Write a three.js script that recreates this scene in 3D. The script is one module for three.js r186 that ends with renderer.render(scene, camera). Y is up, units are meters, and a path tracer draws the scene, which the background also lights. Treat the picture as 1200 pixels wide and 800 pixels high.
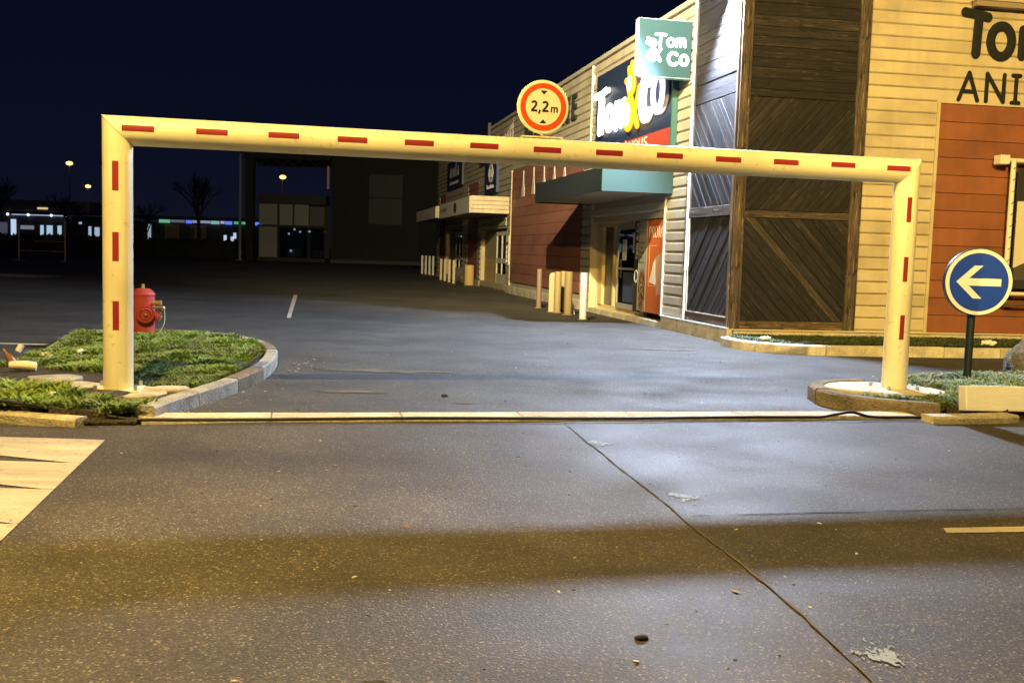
import * as THREE from 'three';
import { mergeGeometries } from 'three/addons/utils/BufferGeometryUtils.js';
import { RoundedBoxGeometry } from 'three/addons/geometries/RoundedBoxGeometry.js';
import { FontLoader } from 'three/addons/loaders/FontLoader.js';
import { TextGeometry } from 'three/addons/geometries/TextGeometry.js';

// ---------------------------------------------------------------- camera, sky, exposure
const scene = new THREE.Scene();
const camera = new THREE.PerspectiveCamera(37.07, 1024 / 682, 0.1, 3000);
camera.position.set(0, 1.42, 0);
camera.rotation.set(-0.087, 0, 0.0299, 'YXZ');
const renderer = new THREE.WebGLRenderer({ antialias: true });
renderer.setSize(1024, 682);
renderer.toneMapping = THREE.LinearToneMapping;
renderer.toneMappingExposure = 1;
renderer.shadowMap.enabled = true;

{ // night sky: navy overhead, slightly greyer town glow near the horizon
  const w = 64, h = 64, d = new Float32Array(w * h * 4);
  for (let j = 0; j < h; j++) {
    const el = ((j + 0.5) / h - 0.5) * Math.PI, s = Math.max(0, Math.sin(el));
    const k = Math.exp(-s * 7);
    for (let i = 0; i < w; i++) {
      const o = (j * w + i) * 4;
      d[o] = 0.0012 + 0.004 * k; d[o + 1] = 0.0026 + 0.0036 * k; d[o + 2] = 0.0125 + 0.002 * k; d[o + 3] = 1;
    }
  }
  const t = new THREE.DataTexture(d, w, h, THREE.RGBAFormat, THREE.FloatType);
  t.mapping = THREE.EquirectangularReflectionMapping; t.magFilter = THREE.LinearFilter; t.needsUpdate = true;
  scene.background = t; scene.environment = t;
}
const SODIUM = new THREE.Color().setRGB(1, 0.69, 0.21), COLD = new THREE.Color().setRGB(0.74, 0.88, 1.16);
const LAMP = {            // the lamps of the place (position, candela)
  road: { at: [-3.0, 8.2, -4.1], cd: 520 },
  lot: { at: [-0.87, 7.5, -11.84], cd: 2300, towards: [2.2, 2.5, -46], angle: 0.6, penumbra: 1, color: new THREE.Color().setRGB(1, 0.83, 0.48) },
  front: { at: [3, 9, 3], cd: 1950, towards: [8.4, 4.6, -18.5], angle: 0.5, penumbra: 1 },
  flood: { at: [3.217, 6.0, -18.05], cd: 660, axis: [-0.6, -0.5, 0.62], angle: 1.55 },
};

// ---------------------------------------------------------------- place: measured axes of the shop
const CORNER = new THREE.Vector3(3.7117, 0, -17.3847), AS = 0.2029, AF = 0.1676;
const SIDE = AS - Math.PI / 2, FRONT = AF;              // turns of the two walls' own axes (x right, z out)
const sdir = new THREE.Vector3(-Math.sin(AS), 0, -Math.cos(AS)), sout = new THREE.Vector3(-Math.cos(AS), 0, Math.sin(AS));
const fdir = new THREE.Vector3(Math.cos(AF), 0, -Math.sin(AF)), fout = new THREE.Vector3(Math.sin(AF), 0, Math.cos(AF));
const onSide = (u, y, n) => CORNER.clone().addScaledVector(sdir, u).addScaledVector(sout, n).setY(y);
const onFront = (u, y, n) => CORNER.clone().addScaledVector(fdir, u).addScaledVector(fout, n).setY(y);
const GATE_L = new THREE.Vector3(-3.4655, 0, -8.9134), GATE_ANG = 0.2171, GATE_W = 7.6485;
const STRIP = (x) => -8.02 - 0.2044 * (x + 2.95);       // line of the flush kerb across the entrance

// ---------------------------------------------------------------- helpers
let seed = 7;
const rnd = () => { seed |= 0; seed = (seed + 0x6D2B79F5) | 0; let t = Math.imul(seed ^ (seed >>> 15), 1 | seed); t = (t + Math.imul(t ^ (t >>> 7), 61 | t)) ^ t; return ((t ^ (t >>> 14)) >>> 0) / 4294967296; };
const rr = (a, b) => a + (b - a) * rnd();
const hash = (x, y, s) => { let n = (x * 374761393 + y * 668265263 + s * 1442695041) | 0; n = Math.imul(n ^ (n >>> 13), 1274126177); return ((n ^ (n >>> 16)) >>> 0) / 4294967296; };
function vnoise(x, y, px, py, s) {                        // value noise that wraps at px, py
  const xi = Math.floor(x), yi = Math.floor(y), fx = x - xi, fy = y - yi, m = (a, b) => ((a % b) + b) % b;
  const u = fx * fx * (3 - 2 * fx), v = fy * fy * (3 - 2 * fy), x0 = m(xi, px), x1 = m(xi + 1, px), y0 = m(yi, py), y1 = m(yi + 1, py);
  const a = hash(x0, y0, s), b = hash(x1, y0, s), c = hash(x0, y1, s), d = hash(x1, y1, s);
  return a + (b - a) * u + (c - a) * v + (a - b - c + d) * u * v;
}
function fbm(x, y, p, q, s, o = 4) { let a = 0.5, r = 0, t = 0; for (let i = 0; i < o; i++) { r += a * vnoise(x, y, p, q, s + i); t += a; a *= 0.5; x *= 2; y *= 2; p *= 2; q *= 2; } return r / t; }
const wide = (x, y, s, o = 4) => fbm(x + 1000, y + 1000, 1 << 20, 1 << 20, s, o);
function texture(w, h, fn, srgb, rx = 1, ry = 1) {
  const d = new Uint8Array(w * h * 4);
  for (let j = 0; j < h; j++) for (let i = 0; i < w; i++) {
    const c = fn(i / w, j / h, i, j), o = (j * w + i) * 4;
    if (typeof c === 'number') d[o] = d[o + 1] = d[o + 2] = Math.max(0, Math.min(255, c * 255)); else for (let k = 0; k < 3; k++) d[o + k] = Math.max(0, Math.min(255, c[k] * 255));
    d[o + 3] = 255;
  }
  const t = new THREE.DataTexture(d, w, h, THREE.RGBAFormat);
  t.wrapS = t.wrapT = THREE.RepeatWrapping; t.magFilter = THREE.LinearFilter; t.minFilter = THREE.LinearMipmapLinearFilter; t.generateMipmaps = true;
  if (srgb) t.colorSpace = THREE.SRGBColorSpace;
  t.repeat.set(rx, ry); t.needsUpdate = true; return t;
}
const lin = (r, g, b) => new THREE.Color().setRGB(r, g, b);
function mat(c, rough = 0.8, more = {}) { return new THREE.MeshStandardMaterial({ color: Array.isArray(c) ? lin(...c) : c, roughness: rough, ...more }); }
const glow = (c, k = 1) => new THREE.MeshStandardMaterial({ color: lin(0.6, 0.6, 0.6), roughness: 0.6, emissive: lin(...c), emissiveIntensity: k });
const names = {};
function numbered(n) { const k = names[n] = (names[n] ?? -1) + 1; return k ? n + '_' + String(k).padStart(3, '0') : n; }
function tag(o, label, category, group, kind) { o.userData = {}; if (label) o.userData.label = label; if (category) o.userData.category = category; if (group) o.userData.group = group; if (kind) o.userData.kind = kind; return o; }
function thing(name, label, category, pos = [0, 0, 0], turn = 0, group) {
  const o = new THREE.Group(); o.name = numbered(name); o.position.set(...(pos.isVector3 ? pos.toArray() : pos)); o.rotation.y = turn; scene.add(o); return tag(o, label, category, group);
}
function mesh(name, geo, m, parent, label) {
  const list = Array.isArray(geo) ? geo.map((g) => (g.index ? g.toNonIndexed() : g)) : null;
  const o = new THREE.Mesh(list ? (list.length > 1 ? mergeGeometries(list.map(plain)) : list[0]) : geo, m);
  o.name = parent && parent !== scene ? name : numbered(name); o.castShadow = o.receiveShadow = true; (parent || scene).add(o);
  if (label) o.userData.label = label;
  return o;
}
function plain(g) { for (const k of Object.keys(g.attributes)) if (!['position', 'normal', 'uv'].includes(k)) g.deleteAttribute(k); return g; }
function structure(name, geo, m) { const o = mesh(name, geo, m, scene); o.userData.kind = 'structure'; return o; }
const box = (x0, x1, y0, y1, z0, z1) => metres(new THREE.BoxGeometry(x1 - x0, y1 - y0, z1 - z0).translate((x0 + x1) / 2, (y0 + y1) / 2, (z0 + z1) / 2));
const rbox = (x0, x1, y0, y1, z0, z1, r = 0.01) => metres(new RoundedBoxGeometry(x1 - x0, y1 - y0, z1 - z0, 1, r).translate((x0 + x1) / 2, (y0 + y1) / 2, (z0 + z1) / 2));
const sbox = (u0, u1, y0, y1, n0, n1) => box(-u1, -u0, y0, y1, n0, n1);
const srbox = (u0, u1, y0, y1, n0, n1, r = 0.008) => rbox(-u1, -u0, y0, y1, n0, n1, r);
function metres(g, ang = 0, ox = 0, oy = 0) {              // uv in metres on the plane each face looks along
  const p = g.attributes.position, n = g.attributes.normal, uv = new Float32Array(p.count * 2), c = Math.cos(ang), s = Math.sin(ang);
  for (let i = 0; i < p.count; i++) {
    const ax = Math.abs(n.getX(i)), ay = Math.abs(n.getY(i)), az = Math.abs(n.getZ(i));
    let a, b; if (az >= ax && az >= ay) { a = p.getX(i); b = p.getY(i); } else if (ax >= ay) { a = p.getZ(i); b = p.getY(i); } else { a = p.getX(i); b = p.getZ(i); }
    uv[i * 2] = a * c + b * s + ox; uv[i * 2 + 1] = -a * s + b * c + oy;
  }
  g.setAttribute('uv', new THREE.BufferAttribute(uv, 2)); return g;
}
function shapeOf(pts) { const s = new THREE.Shape(); pts.forEach(([x, y], i) => (i ? s.lineTo(x, y) : s.moveTo(x, y))); s.closePath(); return s; }
function slab(pts, z0, z1, bevel = 0.004) {                // polygon in x, y from z0 to z1, with its edges eased
  const g = new THREE.ExtrudeGeometry(shapeOf(pts), { depth: Math.max(0.001, z1 - z0 - 2 * bevel), bevelEnabled: bevel > 0, bevelSize: bevel, bevelThickness: bevel, bevelOffset: -bevel, bevelSegments: 1, curveSegments: 12 });
  return metres(g.translate(0, 0, z0 + bevel));
}
function prismX(profile, x0, x1) {                         // profile [[z, y], ...] counter-clockwise seen from +x
  const g = new THREE.ExtrudeGeometry(shapeOf(profile.map(([z, y]) => [-z, y])), { depth: x1 - x0, bevelEnabled: false });
  g.rotateY(Math.PI / 2); return metres(g.translate(x0, 0, 0));
}
function tube(pts, r, seg = 0, sides = 8, closed = false, curved = true) {
  const v = pts.map((p) => (p.isVector3 ? p : new THREE.Vector3(p[0], p[1], p[2] ?? 0)));
  let c; if (curved && v.length > 2) c = new THREE.CatmullRomCurve3(v, closed, 'catmullrom', 0.5); else { c = new THREE.CurvePath(); for (let i = 0; i + 1 < v.length; i++) c.add(new THREE.LineCurve3(v[i], v[i + 1])); }
  return new THREE.TubeGeometry(c, seg || Math.max(2, v.length * 4), r, sides, closed);
}
const rod = (a, b, r, sides = 10, r2 = r) => {
  const A = new THREE.Vector3(...a), B = new THREE.Vector3(...b), d = B.clone().sub(A), g = new THREE.CylinderGeometry(r2, r, d.length(), sides);
  g.applyQuaternion(new THREE.Quaternion().setFromUnitVectors(new THREE.Vector3(0, 1, 0), d.normalize())); const m = A.add(B).multiplyScalar(0.5); return g.translate(m.x, m.y, m.z);
};
function strokes(list, r, thick) {                         // rounded letters: fat strokes pressed flat
  const gs = [];
  for (const st of list) {
    const pts = st.o ? Array.from({ length: 20 }, (_, i) => { const a = st.a0 !== undefined ? st.a0 + (st.a1 - st.a0) * i / 19 : i / 20 * 2 * Math.PI; return new THREE.Vector3(st.o[0] + st.o[2] * Math.cos(a), st.o[1] + st.o[3] * Math.sin(a), 0); }) : st.map((p) => new THREE.Vector3(p[0], p[1], 0));
    const closed = !!st.o && st.a0 === undefined;
    gs.push(tube(pts, st.r || r, st.o ? 40 : 16, 10, closed, !!st.o || st.length > 2).toNonIndexed());
    if (!closed) for (const e of [pts[0], pts[pts.length - 1]]) gs.push(new THREE.SphereGeometry(st.r || r, 10, 8).translate(e.x, e.y, 0).toNonIndexed());
  }
  return mergeGeometries(gs.map(plain)).scale(1, 1, thick / r);
}
const font = await new FontLoader().loadAsync('fonts/droid/droid_sans_bold.typeface.json');
const fontR = await new FontLoader().loadAsync('fonts/droid/droid_sans_regular.typeface.json');
function text(t, size, depth, f = font, sx = 1, centre = true) {
  const g = new TextGeometry(t, { font: f, size, depth, curveSegments: 4, bevelEnabled: false }); g.computeBoundingBox();
  const b = g.boundingBox; return g.translate(centre ? -(b.min.x + b.max.x) / 2 : -b.min.x, 0, 0).scale(sx, 1, 1);
}
function canvasTexture(w, h, draw) {
  const c = document.createElement('canvas'); c.width = w; c.height = h; draw(c.getContext('2d'), w, h);
  const t = new THREE.CanvasTexture(c); t.colorSpace = THREE.SRGBColorSpace; return t;
}
function sheet(w, h) { return new THREE.PlaneGeometry(w, h); }

// ---------------------------------------------------------------- textures and materials
const stones = (() => {                                   // heights of a worn asphalt surface, 2.4 m a side
  const N = 1024, h = new Float32Array(N * N).fill(0.25), tone = new Float32Array(N * N).fill(0.5);
  for (let k = 0; k < 90000; k++) {
    const x = rnd() * N, y = rnd() * N, big = k > 86500, r = big ? rr(1.2, 2.6) : rr(0.9, 2.7), top = big ? 1.05 : rr(0.35, 1), t = big ? rr(0.9, 1) : rnd() * 0.93, R = Math.ceil(r), ex = rr(0.7, 1.3);
    for (let j = -R; j <= R; j++) for (let i = -R; i <= R; i++) {
      const q = (i * i * ex + j * j / ex) / (r * r); if (q > 1) continue;
      const o = (((y + j + N) | 0) % N) * N + (((x + i + N) | 0) % N), v = top * Math.sqrt(1 - q * 0.9);
      if (v > h[o]) { h[o] = v; tone[o] = t; }
    }
  }
  return { N, h, tone };
})();
const asphaltMap = texture(1024, 1024, (u, v, i, j) => {
  const o = j * 1024 + i, t = stones.tone[o], n = fbm(u * 6, v * 6, 6, 6, 3, 4);
  const k = (0.57 + 0.16 * (n - 0.5) + (stones.h[o] > 0.4 ? 0.24 * (t - 0.4) : -0.14) + (t > 0.9 ? 0.33 * (t - 0.8) / 0.2 : 0));
  return [k, k * 0.985, k * 0.96];
}, true, 1 / 2.4, 1 / 2.4);
const asphaltBump = texture(1024, 1024, (u, v, i, j) => stones.h[j * 1024 + i] * 0.8 + 0.2 * fbm(u * 40, v * 40, 40, 40, 9, 3), false, 1 / 2.4, 1 / 2.4);
const asphaltRough = texture(512, 512, (u, v) => 0.62 + 0.35 * fbm(u * 7, v * 7, 7, 7, 31, 5), false, 1 / 5.3, 1 / 5.3);
const asphaltOf = (c, bump, rough = 1) => new THREE.MeshStandardMaterial({ color: lin(...c), map: asphaltMap, bumpMap: asphaltBump, bumpScale: bump, roughnessMap: asphaltRough, roughness: rough, vertexColors: true });
const roadMat = asphaltOf([0.34, 0.295, 0.25], 0.0028, 0.9), roadFine = asphaltOf([0.3, 0.268, 0.238], 0.0021, 0.88), lotMat = asphaltOf([0.285, 0.275, 0.255], 0.0025, 1);
const concreteTex = texture(512, 512, (u, v) => { const n = fbm(u * 6, v * 6, 6, 6, 50, 6), p = fbm(u * 60, v * 60, 60, 60, 60, 2); const k = 0.68 + 0.35 * (n - 0.5) + 0.2 * (p - 0.5); return [k, k * 0.97, k * 0.91]; }, true);
const concreteBump = texture(512, 512, (u, v) => 0.5 * fbm(u * 10, v * 10, 10, 10, 70, 5) + 0.5 * fbm(u * 80, v * 80, 80, 80, 75, 2), false);
const concreteLight = texture(512, 512, (u, v) => { const n = fbm(u * 6, v * 6, 6, 6, 50, 6), p = fbm(u * 60, v * 60, 60, 60, 60, 2); const k = 0.86 + 0.34 * (n - 0.5) + 0.18 * (p - 0.5); return [k, k * 0.98, k * 0.93]; }, true);
const concrete = mat([0.7, 0.64, 0.5], 0.9, { map: concreteLight, bumpMap: concreteBump, bumpScale: 0.012 });
const concreteDark = mat([0.5, 0.42, 0.3], 0.95, { map: concreteTex, bumpMap: concreteBump, bumpScale: 0.02 });
const plaster = mat([0.8, 0.76, 0.66], 0.9, { map: concreteLight, bumpMap: concreteBump, bumpScale: 0.006 });
const woodTex = texture(1024, 512, (u, v) => {            // 2 m along u, 1 m across v
  const warp = 0.05 * fbm(u * 4, v * 4, 4, 4, 20, 3), g = fbm(u * 5, (v + warp) * 90, 5, 90, 21, 3), c = fbm(u * 3, v * 12, 3, 12, 25, 4), f = fbm(u * 24, v * 220, 24, 220, 29, 2);
  const kn = fbm(u * 14, v * 16, 14, 16, 33, 2), sc = fbm(u * 9, v * 40, 9, 40, 37, 3); const k = 0.2 + 0.55 * g + 0.35 * (c - 0.4) + 0.3 * (f - 0.5) + (sc > 0.7 ? 0.22 * (sc - 0.66) / 0.1 : 0) - (kn > 0.8 ? 0.2 : 0); return [k, k * 0.93, k * 0.87];
}, true, 1 / 2, 1);
const woodBump = texture(1024, 512, (u, v) => { const warp = 0.05 * fbm(u * 4, v * 4, 4, 4, 20, 3); return 0.6 * fbm(u * 5, (v + warp) * 90, 5, 90, 21, 3) + 0.4 * fbm(u * 24, v * 220, 24, 220, 29, 2); }, false, 1 / 2, 1);
const woodOf = (c, rough = 0.85) => new THREE.MeshStandardMaterial({ color: lin(...c), map: woodTex, bumpMap: woodBump, bumpScale: 0.0045, roughness: rough });
const darkBoards = [[0.056, 0.054, 0.065], [0.078, 0.071, 0.078], [0.042, 0.04, 0.05], [0.096, 0.086, 0.09], [0.06, 0.058, 0.07]].map((c) => woodOf(c));
const timberPost = woodOf([0.3, 0.25, 0.2], 0.75), paleBoard = woodOf([0.17, 0.15, 0.12], 0.8);
const grimeTex = texture(512, 512, (u, v) => { const a = fbm(u * 3, v * 5, 3, 5, 90, 5), b = fbm(u * 22, v * 4, 22, 4, 95, 4); const k = 0.86 + 0.26 * (a - 0.5) + 0.07 * (b - 0.5) - 0.25 * Math.max(0, a - 0.6); return [k, k * 0.985, k * 0.95]; }, true, 0.5, 0.5);
const cladding = mat([0.8, 0.7, 0.5], 0.55, { map: grimeTex }), claddingB = mat([0.74, 0.64, 0.45], 0.6, { map: grimeTex });
const claddingGrey = mat([0.6, 0.58, 0.53], 0.5, { map: grimeTex });
const redPanelMats = [[0.37, 0.13, 0.06], [0.34, 0.12, 0.056], [0.4, 0.142, 0.066]].map((c) => mat(c, 0.7, { map: grimeTex }));
const redDull = [[0.36, 0.15, 0.12], [0.335, 0.14, 0.112], [0.38, 0.158, 0.125]].map((c) => mat(c, 0.7, { map: grimeTex }));
const white = mat([0.8, 0.79, 0.74], 0.5), offWhite = mat([0.62, 0.6, 0.55], 0.6), black = mat([0.012, 0.012, 0.013], 0.55), dark = mat([0.03, 0.03, 0.032], 0.8);
const steel = mat([0.5, 0.5, 0.5], 0.45, { metalness: 0.7 }), greyPaint = mat([0.33, 0.33, 0.33], 0.6);
const gatePaintTex = texture(512, 512, (u, v) => { const a = fbm(u * 5, v * 5, 5, 5, 110, 5), b = fbm(u * 3, v * 30, 3, 30, 113, 4), c = fbm(u * 50, v * 40, 50, 40, 117, 3); const k = 0.93 + 0.14 * (a - 0.5) + 0.1 * (b - 0.5) - (c > 0.8 ? 0.08 : 0) - 0.2 * Math.max(0, a - 0.62); return [k, k * 0.985, k * 0.93]; }, true, 0.45, 0.45);
const gatePaint = mat([0.9, 0.84, 0.62], 0.5, { map: gatePaintTex });
const stickerRed = mat([0.27, 0.014, 0.013], 0.55);
const yellowPaint = mat([0.72, 0.52, 0.2], 0.7, { map: grimeTex });
const tarMat = mat([0.018, 0.016, 0.014], 0.8);
const roadPaint = mat([0.58, 0.53, 0.44], 0.75, { map: texture(512, 512, (u, v) => { const a = fbm(u * 4, v * 22, 4, 22, 120, 5), b = fbm(u * 50, v * 50, 50, 50, 125, 2); const k = 0.88 + 0.28 * (a - 0.5) + (b < 0.2 ? -0.12 : 0); return [k, k * 0.985, k * 0.94]; }, true, 1 / 2, 1 / 2), bumpMap: asphaltBump, bumpScale: 0.003 });
const soilMat = mat([0.13, 0.105, 0.07], 1, { map: concreteTex, bumpMap: concreteBump, bumpScale: 0.05 });

// ---------------------------------------------------------------- ground, lot and road
function groundSheet(name, xs, zs, at, y, m, tone) {      // at(i, j) -> [x, z]
  const p = [], c = [], uv = [], idx = [], W = xs + 1;
  for (let j = 0; j <= zs; j++) for (let i = 0; i <= xs; i++) {
    const [x, z] = at(i / xs, j / zs); p.push(x, y(x, z), z); uv.push(x, z); c.push(...tone(x, z));
  }
  for (let j = 0; j < zs; j++) for (let i = 0; i < xs; i++) { const a = j * W + i; idx.push(a, a + 1, a + W, a + 1, a + W + 1, a + W); }
  const g = new THREE.BufferGeometry();
  g.setAttribute('position', new THREE.Float32BufferAttribute(p, 3)); g.setAttribute('uv', new THREE.Float32BufferAttribute(uv, 2)); g.setAttribute('color', new THREE.Float32BufferAttribute(c, 3));
  g.setIndex(idx); g.computeVertexNormals();
  return structure(name, g, m);
}
const grey = (k) => [k, k * 0.985, k * 0.96];
const joint = (z) => { const P = [[6, 1.5], [-3.35, 1.25], [-4, 1.2], [-5.51, 0.95], [-8.32, 0.48], [-12, 0]]; for (let i = 0; i + 1 < P.length; i++) if (z <= P[i][0] && z >= P[i + 1][0]) { const t = (z - P[i][0]) / (P[i + 1][0] - P[i][0]); return P[i][1] + t * (P[i + 1][1] - P[i][1]); } return 0; };
const jw = (z) => joint(z) + 0.003 * Math.sin(z * 5) + 0.018 * (wide(z * 3, 5, 40, 3) - 0.5);
const roadTone = (x, z) => { const a = wide(x * 0.55, z * 0.9, 1), b = wide(x * 3, z * 3, 5); const lane = 0.07 * Math.sin(z * 1.9 + 0.5 * x) ; return grey(0.74 + 0.62 * (a - 0.5) + 0.34 * (b - 0.5) + lane * 0.6); };
const ease = (t) => 6 - 6.5 * Math.min(1, t * 3) - Math.max(0, t - 1 / 3) * 1.5;
const zRow = (x, t) => (t < 0.2 ? 6 - (8.5 * t) / 0.2 : -2.5 + (STRIP(x) - 0.12 + 2.5) * (t - 0.2) / 0.8);
structure('ground', metres(new THREE.PlaneGeometry(900, 900).rotateX(-Math.PI / 2).translate(0, -0.05, -200)), mat([0.045, 0.043, 0.04], 0.9));
groundSheet('road', 110, 110, (s, t) => { const z = zRow(Math.min(1, -16 + 17 * s), t), x1 = jw(z); return [-16 + (x1 + 16) * Math.pow(s, 0.6), z]; }, (x, z) => 0.003 * (wide(x, z, 61, 3) - 0.5), roadMat, roadTone);
groundSheet('road', 80, 110, (s, t) => { const z0 = zRow(1 + 5 * s, t), x0 = jw(z0); return [x0 + (16 - x0) * Math.pow(s, 1.6), z0]; }, (x, z) => 0.0035 + 0.003 * (wide(x, z, 61, 3) - 0.5), roadFine, (x, z) => { const k = roadTone(x, z); const far = z < -5.75 - 0.1 * x + 0.32 ? 0.9 : 1.02; return k.map((v) => v * far); });
groundSheet('parking_lot', 150, 130, (s, t) => { const x = -46 + 62 * s, z0 = STRIP(x) + 0.9; return [x, z0 + (-64 - z0) * Math.pow(t, 1.7)]; }, (x, z) => -0.016 + 0.006 * (wide(x * 0.7, z * 0.7, 71, 3) - 0.5), lotMat, (x, z) => {
  const a = wide(x * 0.3, z * 0.5, 11), b = wide(x * 2.2, z * 1.2, 15), c = wide(x * 0.9, z * 0.25, 19); return grey(0.72 + 0.45 * (a - 0.5) + 0.25 * (b - 0.5) + 0.3 * (c - 0.5)); });
function ribbon(pts, w, y, wob = 0) {                      // flat strip along ground points [x, z]
  const p = [], idx = [], uv = [];
  pts.forEach(([x, z], i) => {
    const a = pts[Math.max(0, i - 1)], b = pts[Math.min(pts.length - 1, i + 1)], dx = b[0] - a[0], dz = b[1] - a[1], l = Math.hypot(dx, dz), k = w / 2 * (1 + wob * (rnd() - 0.5)), nx = -dz / l * k, nz = dx / l * k;
    p.push(x + nx, y, z + nz, x - nx, y, z - nz); uv.push(i, 0, i, w); if (i) { const o = i * 2; idx.push(o - 2, o - 1, o, o - 1, o + 1, o); }
  });
  const g = new THREE.BufferGeometry(); g.setAttribute('position', new THREE.Float32BufferAttribute(p, 3)); g.setAttribute('uv', new THREE.Float32BufferAttribute(uv, 2)); g.setIndex(idx); g.computeVertexNormals();
  if (g.attributes.normal.getY(0) < 0) { const ix = g.index.array; for (let i = 0; i < ix.length; i += 3) [ix[i + 1], ix[i + 2]] = [ix[i + 2], ix[i + 1]]; g.computeVertexNormals(); }
  return g;
}
{ // the joint between the two asphalt surfaces and the crack that leaves it
  const J = []; for (let z = -2.2; z > -8.3; z -= 0.07) J.push([jw(z) + 0.004, z]);
  structure('road_joint', ribbon(J, 0.009, 0.0075, 1.5), mat([0.13, 0.1, 0.062], 0.95));
  const K = []; for (let x = 0.96; x < 5.5; x += 0.06) K.push([x, -5.5 - 0.2 * (x - 0.96) + 0.035 * (wide(x * 4, 3, 44, 3) - 0.5)]);
  structure('road_crack', ribbon(K, 0.013, 0.008, 1.8), tarMat);
}
function flat(pts, y, m, name, label, category, parent) {  // thin painted or worn patch: polygon [x, z] on the ground
  const g = new THREE.ShapeGeometry(shapeOf(pts.map(([x, z]) => [x, -z]))); g.rotateX(-Math.PI / 2); g.translate(0, y, 0); metres(g);
  const o = mesh(name, g, m, parent || scene); if (!parent) tag(o, label, category); return o;
}
function blotch(x, z, rx, rz, n = 16, rough = 0.6) { return Array.from({ length: n }, (_, i) => { const a = i / n * 2 * Math.PI, k = 1 + rough * (rnd() - 0.5); return [x + rx * k * Math.cos(a), z - rz * k * Math.sin(a)]; }); }
{ // painted block on the left with its dark tapering slits
  const t = thing('road_marking', 'big worn white painted block on the road at the left edge', 'road marking');
  const edge = (z) => -2.88 + (z + 7.16) * 0.2048;         // right edge
  const bands = [
    [[-5.45, -7.16], [edge(-7.16), -7.16], [edge(-6.386), -6.386], [-2.8, -6.386], [-3.31, -6.535]],
    [[-5.1, -6.38], [edge(-6.38), -6.38], [edge(-5.68), -5.68], [-2.64, -5.68], [-2.92, -5.757]],
    [[-4.97, -5.674], [edge(-5.674), -5.674], [edge(-4.957), -4.957], [-2.45, -4.957]],
    [[-4.8, -4.951], [edge(-4.951), -4.951], [edge(-4.25), -4.25], [-2.34, -4.25]],
  ];
  for (const b of bands) flat(b, 0.0055, roadPaint, 'paint_band', 0, 0, t);
}
flat([[2.34, -5.3], [2.36, -5.4], [3.6, -5.62], [3.6, -5.5]], 0.0085, roadPaint, 'road_line', 'short white painted line on the road at the right edge', 'road marking');
flat([[-7.6, -13.5], [-6.3, -13.62], [-6.3, -13.8], [-7.6, -13.72]], -0.006, roadPaint, 'parking_line', 'worn white parking line behind the litter at the left edge', 'road marking');
flat([[-4.5, -20.2], [-4.42, -20.2], [-6.36, -30], [-6.48, -30]], -0.006, roadPaint, 'parking_line', 'thin white line running away across the open car park', 'road marking');
flat([[-24, -38], [-17.6, -37.2], [-17.4, -39.6], [-24, -41]], -0.006, mat([0.3, 0.28, 0.24], 0.9), 'parking_line', 'broad pale worn marking far back in the car park at left', 'road marking');
const remnant = mat([0.36, 0.42, 0.45], 0.6, { map: concreteTex });
[[0.62, -7.6, 0.1, 0.22, 'beside the upper end of the road joint'], [1.02, -5.95, 0.1, 0.2, 'beside the road joint just above the crack'], [1.34, -3.55, 0.1, 0.22, 'beside the road joint at the bottom of the picture']].forEach(([x, z, a, b, s]) => {
  const g = new THREE.PlaneGeometry(a * 3.4, b * 2.6).rotateX(-Math.PI / 2).translate(x + a * 0.4, 0.0082, z), al = texture(256, 256, (u, v) => { const d = Math.hypot(u - 0.5, v - 0.5) * 2, n = fbm(u * 14 + x * 5, v * 14, 1 << 10, 1 << 10, 170, 5), m = fbm(u * 3 + x * 9, v * 3, 1 << 10, 1 << 10, 180, 3); const q = fbm(u * 40, v * 40, 1 << 10, 1 << 10, 190, 3); return 0.8 * n + 0.6 * m + 0.7 * (q - 0.5) - 0.7 * d > 0.5 ? 1 : 0; });
  const rm = mat([0.25, 0.29, 0.33], 0.72); rm.alphaMap = al; rm.alphaTest = 0.5;
  tag(mesh('paint_remnant', g, rm, scene), 'worn bluish white paint flakes ' + s, 'paint remnant');
});

// ---------------------------------------------------------------- flush kerb across the entrance, cable
const kerbCream = mat([0.95, 0.88, 0.68], 0.85, { map: concreteLight, bumpMap: concreteBump, bumpScale: 0.012 }), kerbCream2 = mat([0.85, 0.79, 0.62], 0.85, { map: concreteLight, bumpMap: concreteBump, bumpScale: 0.012 });
const gateKerb = thing('kerb_strip', 'cream concrete kerb strip lying flush across the entrance under the gate', 'kerb');
for (let x = -2.95, i = 0; x < 3.72; i++) {
  const l = rr(0.92, 1.04), x1 = Math.min(3.72, x + l - 0.005), zc = STRIP((x + x1) / 2), g = rbox(-(x1 - x) / 2 * 1.021, (x1 - x) / 2 * 1.021, -0.1, 0.04 + rr(-0.002, 0.002), -0.13, 0.13, 0.008);
  const o = mesh('kerb_stone', g.rotateY(Math.atan(0.2044)).translate((x + x1) / 2, 0, zc - 0.02), [kerbCream, kerbCream2][i % 2], gateKerb); x += l;
}
{ const P = []; for (let x = -5.6; x <= 4.6; x += 0.14) { const hump = 0.05 * Math.exp(-((x - 3.05) ** 2) / 0.02); const left = x < -2.95 ? (x + 2.95) * -0.13 : 0; P.push([x, 0.035 + hump + (x < -2.95 ? Math.min(0.16, -(x + 2.95) * 0.12) : 0), STRIP(x) + 0.17 - left * 1.25 + 0.025 * Math.sin(x * 2.1)]); }
  tag(mesh('cable', tube(P, 0.013, 260, 6), black, scene), 'thin black cable lying along the front of the kerb strip', 'cable'); }

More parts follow.
